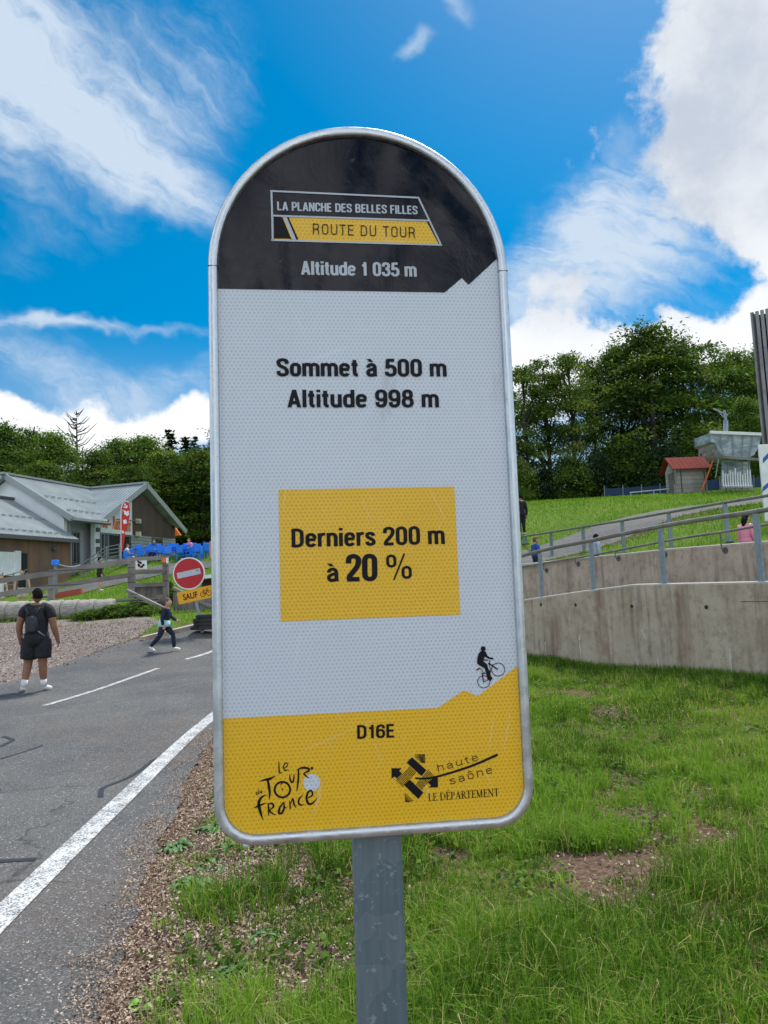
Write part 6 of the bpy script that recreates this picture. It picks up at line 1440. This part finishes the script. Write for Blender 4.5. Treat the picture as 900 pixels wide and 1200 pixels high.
def lawn(ntuft, x0, x1, y0, y1, per, spread, L0, w0):
    x = rng.uniform(x0, x1, ntuft); y = rng.uniform(y0, y1, ntuft); de = d_edge(x, y)
    side = (x - WA[0]) * wn.x + (y - WA[1]) * wn.y
    bare = .6 * fbm(x, y, 3.1) + .4 * fbm(x, y, 1.2); pat = fbm(x + 20, y, 2.2)
    p = np.clip((de - .08) / .85, 0, 1) ** 1.05; p = p * np.clip((bare - .335) / .1, .06, 1); p = np.where(de < 1.0, p * np.clip((pat - .37) / .1, .08, 1), p)
    keep = (side < -.02) & (rng.uniform(0, 1, ntuft) < p); x, y, bare, pat = x[keep], y[keep], bare[keep], pat[keep]
    long_ = np.clip((fbm(x + 3, y + 11, 1.5) - .40) / .22, 0, 1); tt = rng.normal(.42, .19, len(x)) + (fbm(x, y + 40, 1.6) - .5) * 1.15
    n = rng.poisson(per, len(x)) + 2; i = np.repeat(np.arange(len(x)), n); m = len(i)
    bx = x[i] + rng.normal(0, spread, m); by = y[i] + rng.normal(0, spread, m); L = L0 * (.42 + .95 * long_[i]) * rng.uniform(.45, 1.25, m); tone = np.clip(tt[i] + rng.normal(0, .1, m), .02, .74); dry = rng.uniform(0, 1, m) < .12; tone = np.where(dry, rng.uniform(.85, 1, m), tone)
    return bx, by, L, w0 * rng.uniform(.6, 1.3, m), tone
def clumps(n, x0, x1, y0, y1):
    x = rng.uniform(x0, x1, n); y = rng.uniform(y0, y1, n); k = (d_edge(x, y) > .55) & ((x - WA[0]) * wn.x + (y - WA[1]) * wn.y < -.1) & (fbm(x + 9, y + 2, 1.1) > .47); x, y = x[k], y[k]; i = np.repeat(np.arange(len(x)), 34); m = len(i)
    return x[i] + rng.normal(0, .045, m), y[i] + rng.normal(0, .045, m), rng.uniform(.09, .22, m), rng.uniform(.0045, .0085, m), np.clip(rng.normal(.55, .13, len(x))[i] + rng.normal(0, .08, m), 0, .78)
parts_ = [clumps(620, -1.2, 3.6, 2.4, 6.5), clumps(520, -1, 5, 6.5, 14), lawn(11500, -1.6, 3.4, 2.3, 5.0, 9, .022, .135, .0048), lawn(15000, -2.0, 5.2, 5.0, 8.6, 8, .03, .13, .0062), lawn(17000, -2.2, 5.0, 8.6, 15.5, 8, .04, .125, .0085)]
BX, BY, BL, BW, BT = (np.concatenate(q) for q in zip(*parts_))
blades('grass', BX, BY, BL, BW, BT)
# fringe along the foot of the wall
t = rng.uniform(-3, 6.5, 9000); o_ = np.abs(rng.normal(0, .09, 9000)) + .015
blades('grass', WA[0] + we.x * t - wn.x * o_, WA[1] + we.y * t - wn.y * o_, rng.uniform(.06, .2, 9000), rng.uniform(.005, .009, 9000), np.clip(rng.normal(.35, .15, 9000), 0, .75), .35)
# hill lawns, thinner and coarser with distance
def hill(n, x0, x1, y0, y1, L, w):
    x = rng.uniform(x0, x1, n); y = rng.uniform(y0, y1, n); dr = np.full(n, 9.0)
    for P in (RRa, RLa):
        for p in P[::3]: dr = np.minimum(dr, np.hypot(x - p[0], y - p[1]))
    inside = np.zeros(n, bool)
    q = np.concatenate([RLa, RRa[::-1]]); j = len(q) - 1
    for i in range(len(q)):
        c = ((q[i, 1] > y) != (q[j, 1] > y)); c &= x < (q[j, 0] - q[i, 0]) * (y - q[i, 1]) / (q[j, 1] - q[i, 1] + 1e-12) + q[i, 0]; inside ^= c; j = i
    side = (x - W2A[0]) * w2n.x + (y - W2A[1]) * w2n.y
    gq = np.concatenate([ga, gb[::-1]]); j = len(gq) - 1; gin = np.zeros(n, bool)
    for i in range(len(gq)):
        c = ((gq[i, 1] > y) != (gq[j, 1] > y)); c &= x < (gq[j, 0] - gq[i, 0]) * (y - gq[i, 1]) / (gq[j, 1] - gq[i, 1] + 1e-12) + gq[i, 0]; gin ^= c; j = i
    dp = np.full(n, 9.0)
    for p in resample(pth, 120): dp = np.minimum(dp, np.hypot(x - p[0], y - p[1]))
    inside |= (dp < 1.35) | (gin & ((rng.uniform(0, 1, n) > .12) | (y < 22.0)))
    k = ~inside & (dr > .1) & ((side > .3) | (x < -3)); x, y = x[k], y[k]; m = len(x)
    return x, y, L * rng.uniform(.5, 1.4, m), w * rng.uniform(.6, 1.4, m), np.clip(rng.normal(.5, .16, m) + (fbm(x, y, .25) - .5) * .6, 0, .9)
hp_ = [hill(16000, 3.5, 13, 12, 27, .13, .014), hill(45000, 3, 26, 27, 48, .13, .03), hill(26000, -17, -4, 19.5, 40, .15, .02), hill(22000, -20, -6, 40, 68, .18, .035)]
blades('grass', *[np.concatenate(q) for q in zip(*hp_)], lean=.4)
# dry leaf litter and bark chips along the broken edge of the asphalt and in the bare patches
def litter(n, x, y, smin, smax):
    z = hgt(x, y); N3 = unit(rng.normal(size=(n, 3)) * .5 + (0, 0, 1.0)); return np.stack([x, y, z + rng.uniform(.004, .022, n)], 1), N3, rng.uniform(smin, smax, n)
n = 95000; yy = 2.5 + 9.5 * rng.uniform(0, 1, n) ** 1.3; off = rng.normal(.38, .42, n); xx = np.interp(yy, RRf[:900, 1], RRf[:900, 0]) + off
k = rng.uniform(0, 1, n) < np.clip(.3 + (off + .1) * 2.6, 0.02 + .16 * (fbm(xx, yy, 2.0) > .55), 1); xx, yy = xx[k], yy[k]
n2 = 30000; x2 = rng.uniform(-.8, 5, n2); y2 = rng.uniform(2.4, 10, n2); k2 = (.6 * fbm(x2, y2, 3.1) + .4 * fbm(x2, y2, 1.2) < .41) & ((x2 - WA[0]) * wn.x + (y2 - WA[1]) * wn.y < -.05); xx = np.concatenate([xx, x2[k2]]); yy = np.concatenate([yy, y2[k2]])
yf = 2.4 + 9 * rng.uniform(0, 1, 26000) ** 1.3; xf = np.interp(yf, RRf[:900, 1], RRf[:900, 0]) + rng.normal(.0, .085, 26000) - .1 * (fbm(yf * 0, yf, 1.7) > .5); kf = rng.uniform(0, 1, 26000) < np.clip(fbm(xf, yf, 3) * 2.6 - .7, 0, 1); xx = np.concatenate([xx, xf[kf]]); yy = np.concatenate([yy, yf[kf]])
C_, N_, S_ = litter(len(xx), xx, yy, .006, .026); C_[-int(kf.sum()):, 2] += .02; S_[-int(kf.sum()):] *= .6
o = crown_mesh('leaf_litter', 'litter', C_, N_, S_, rng.uniform(0, 1, len(xx)), .6); struct(o, 'stuff')
# clover and other flat leaves between the blades
n = 60000; xg = rng.uniform(-1.8, 5.2, n); yg = 2.4 + 10 * rng.uniform(0, 1, n) ** 1.4; k = (d_edge(xg, yg) > .25) & ((xg - WA[0]) * wn.x + (yg - WA[1]) * wn.y < -.08) & (fbm(xg + 5, yg + 31, 2.4) > .5) & (rng.uniform(0, 1, n) < .75); xg, yg = xg[k], yg[k]; n = len(xg)
C_ = np.stack([xg, yg, hgt(xg, yg) + rng.uniform(.015, .075, n)], 1); o = crown_mesh('clover', 'leaf_bright', C_, unit(rng.normal(size=(n, 3)) * .45 + (0, 0, 1.0)), rng.uniform(.014, .042, n), rng.uniform(.2, .95, n), .95); struct(o, 'stuff')
# stones on the gravel lot near the road
def pebble_pts(n):
    x = rng.uniform(-13, -6.2, n); y = rng.uniform(11, 23, n); xl = np.interp(y, RLa[:, 1][:180], RLa[:, 0][:180]); k = x < xl + rng.normal(.1, .25, n); return x[k], y[k]
px_, py2_ = pebble_pts(16000); C_, N_, S_ = litter(len(px_), px_, py2_, .012, .04); simple('pebble', (.23, .18, .15), .9, var=.5, vscale=30); M['pebble2'] = M['pebble']
o = crown_mesh('pebbles', 'pebble', C_ + (0, 0, .012), N_, S_, rng.uniform(0, 1, len(px_)), 1.2); struct(o, 'stuff')
# weeds one can point to
def leaf_blade(mb, base, dirv, L, w, rise=.5, droop=.3, n=6, lobes=0):
    d = Vector((math.cos(dirv), math.sin(dirv), 0)); s_ = Vector((-d.y, d.x, 0)); vs = []
    for i in range(n + 1):
        t = i / n; p = Vector(base) + d * L * t + Vector((0, 0, L * (rise * t - (rise + droop) * t * t * .8))); ww = w * (math.sin(math.pi * min(1, .06 + t * .96)) ** .7) * (1 - .45 * (lobes and i % 2))
        vs += [p + s_ * ww / 2 + Vector((0, 0, ww * .15)), p, p - s_ * ww / 2 + Vector((0, 0, ww * .15))]
    mb.add(vs, [(3 * i + k, 3 * i + k + 1, 3 * i + k + 4, 3 * i + k + 3) for i in range(n) for k in (0, 1)])
def weed(px, py, lab, n, L, w, m='weed_leaf', rise=.5, lobes=0, name='weed_plant'):
    g0 = ground_px(px, py); t = thing(name, lab, 'weed', g0, 0, 'weeds by the roadside'); rr = random.Random(px * 7 + py)
    mb = MB()
    if name == 'weed_plant' and m == 'weed_leaf': n = int(n * 2.2); w = w * .9; rise = .8; lobes = 1
    for i in range(n): leaf_blade(mb, (rr.uniform(-.04, .04), rr.uniform(-.04, .04), .012), i * 6.283 / n + rr.uniform(-.4, .4), L * .85 * rr.uniform(.6, 1.15), w * rr.uniform(.75, 1.2), rise * rr.uniform(.5, 1.5), .3, 6, lobes)
    mb.build('leaves', m, t, smooth=True); return t, g0
for a in [(208, 996, 'leafy weed rosette left of the tall sign at the asphalt edge', 11, .13, .05), (222, 1040, 'broad-leaved weed clump in the litter nearest the asphalt', 13, .14, .055), (246, 1020, 'pale-leaved weed clump in the middle of the litter strip', 13, .13, .055), (236, 1055, 'low weed clump below the pale-leaved one', 10, .11, .05), (250, 975, 'weed rosette tucked under the lower left rim of the sign', 12, .14, .055), (262, 1000, 'round-leaved weed beneath the bottom rim of the sign', 9, .12, .07), (276, 1050, 'weed clump right of the dandelion clock', 11, .12, .04), (288, 985, 'weed leaves just below the sign corner', 9, .12, .05), (308, 1100, 'weed clump between litter and lawn', 10, .11, .03), (270, 1145, 'narrow-leaved weed clump near the lower edge of the view', 12, .12, .03)]:
    weed(*a)
for a in [(192, 1150, 'lime green seedling alone in the leaf litter', 5, .08, .055, 'weed_lime'), (171, 1183, 'second lime green seedling nearest the bottom left', 5, .075, .05, 'weed_lime'), (855, 1095, 'lime leaved weed low in the right lawn', 6, .08, .04, 'weed_lime')]: weed(*a)
for px, py, lab in [(738, 1085, 'upright pale green plantain leaf in the lawn right of the post'), (632, 803, 'pale plantain leaves by the right rim of the sign'), (678, 801, 'single pale plantain leaf below the concrete wall')]:
    weed(px, py, lab, 3, 0.1 if py > 1000 else .24, .035 if py > 1000 else .08, 'plantain', 1.6 if py > 1000 else .5, name='plantain')
for px, py, h, lab in [(290, 1058, .3, 'dandelion clock on a bare stalk left of the post'), (283, 1038, .26, 'smaller dandelion clock behind the first one')]:
    t, g0 = weed(px, py, lab, 6, .1, .03, lobes=1, name='dandelion'); mb = MB(); mb.tube([(0, 0, 0), (.01, 0, h * .6), (0, .01, h)], .0035, 6); mb.build('stalk', 'weed_lime', t); mb = MB(); mb.ball((0, .01, h), .02, 10, 8); mb.build('seed_head', 'dandelion_white', t, smooth=True)
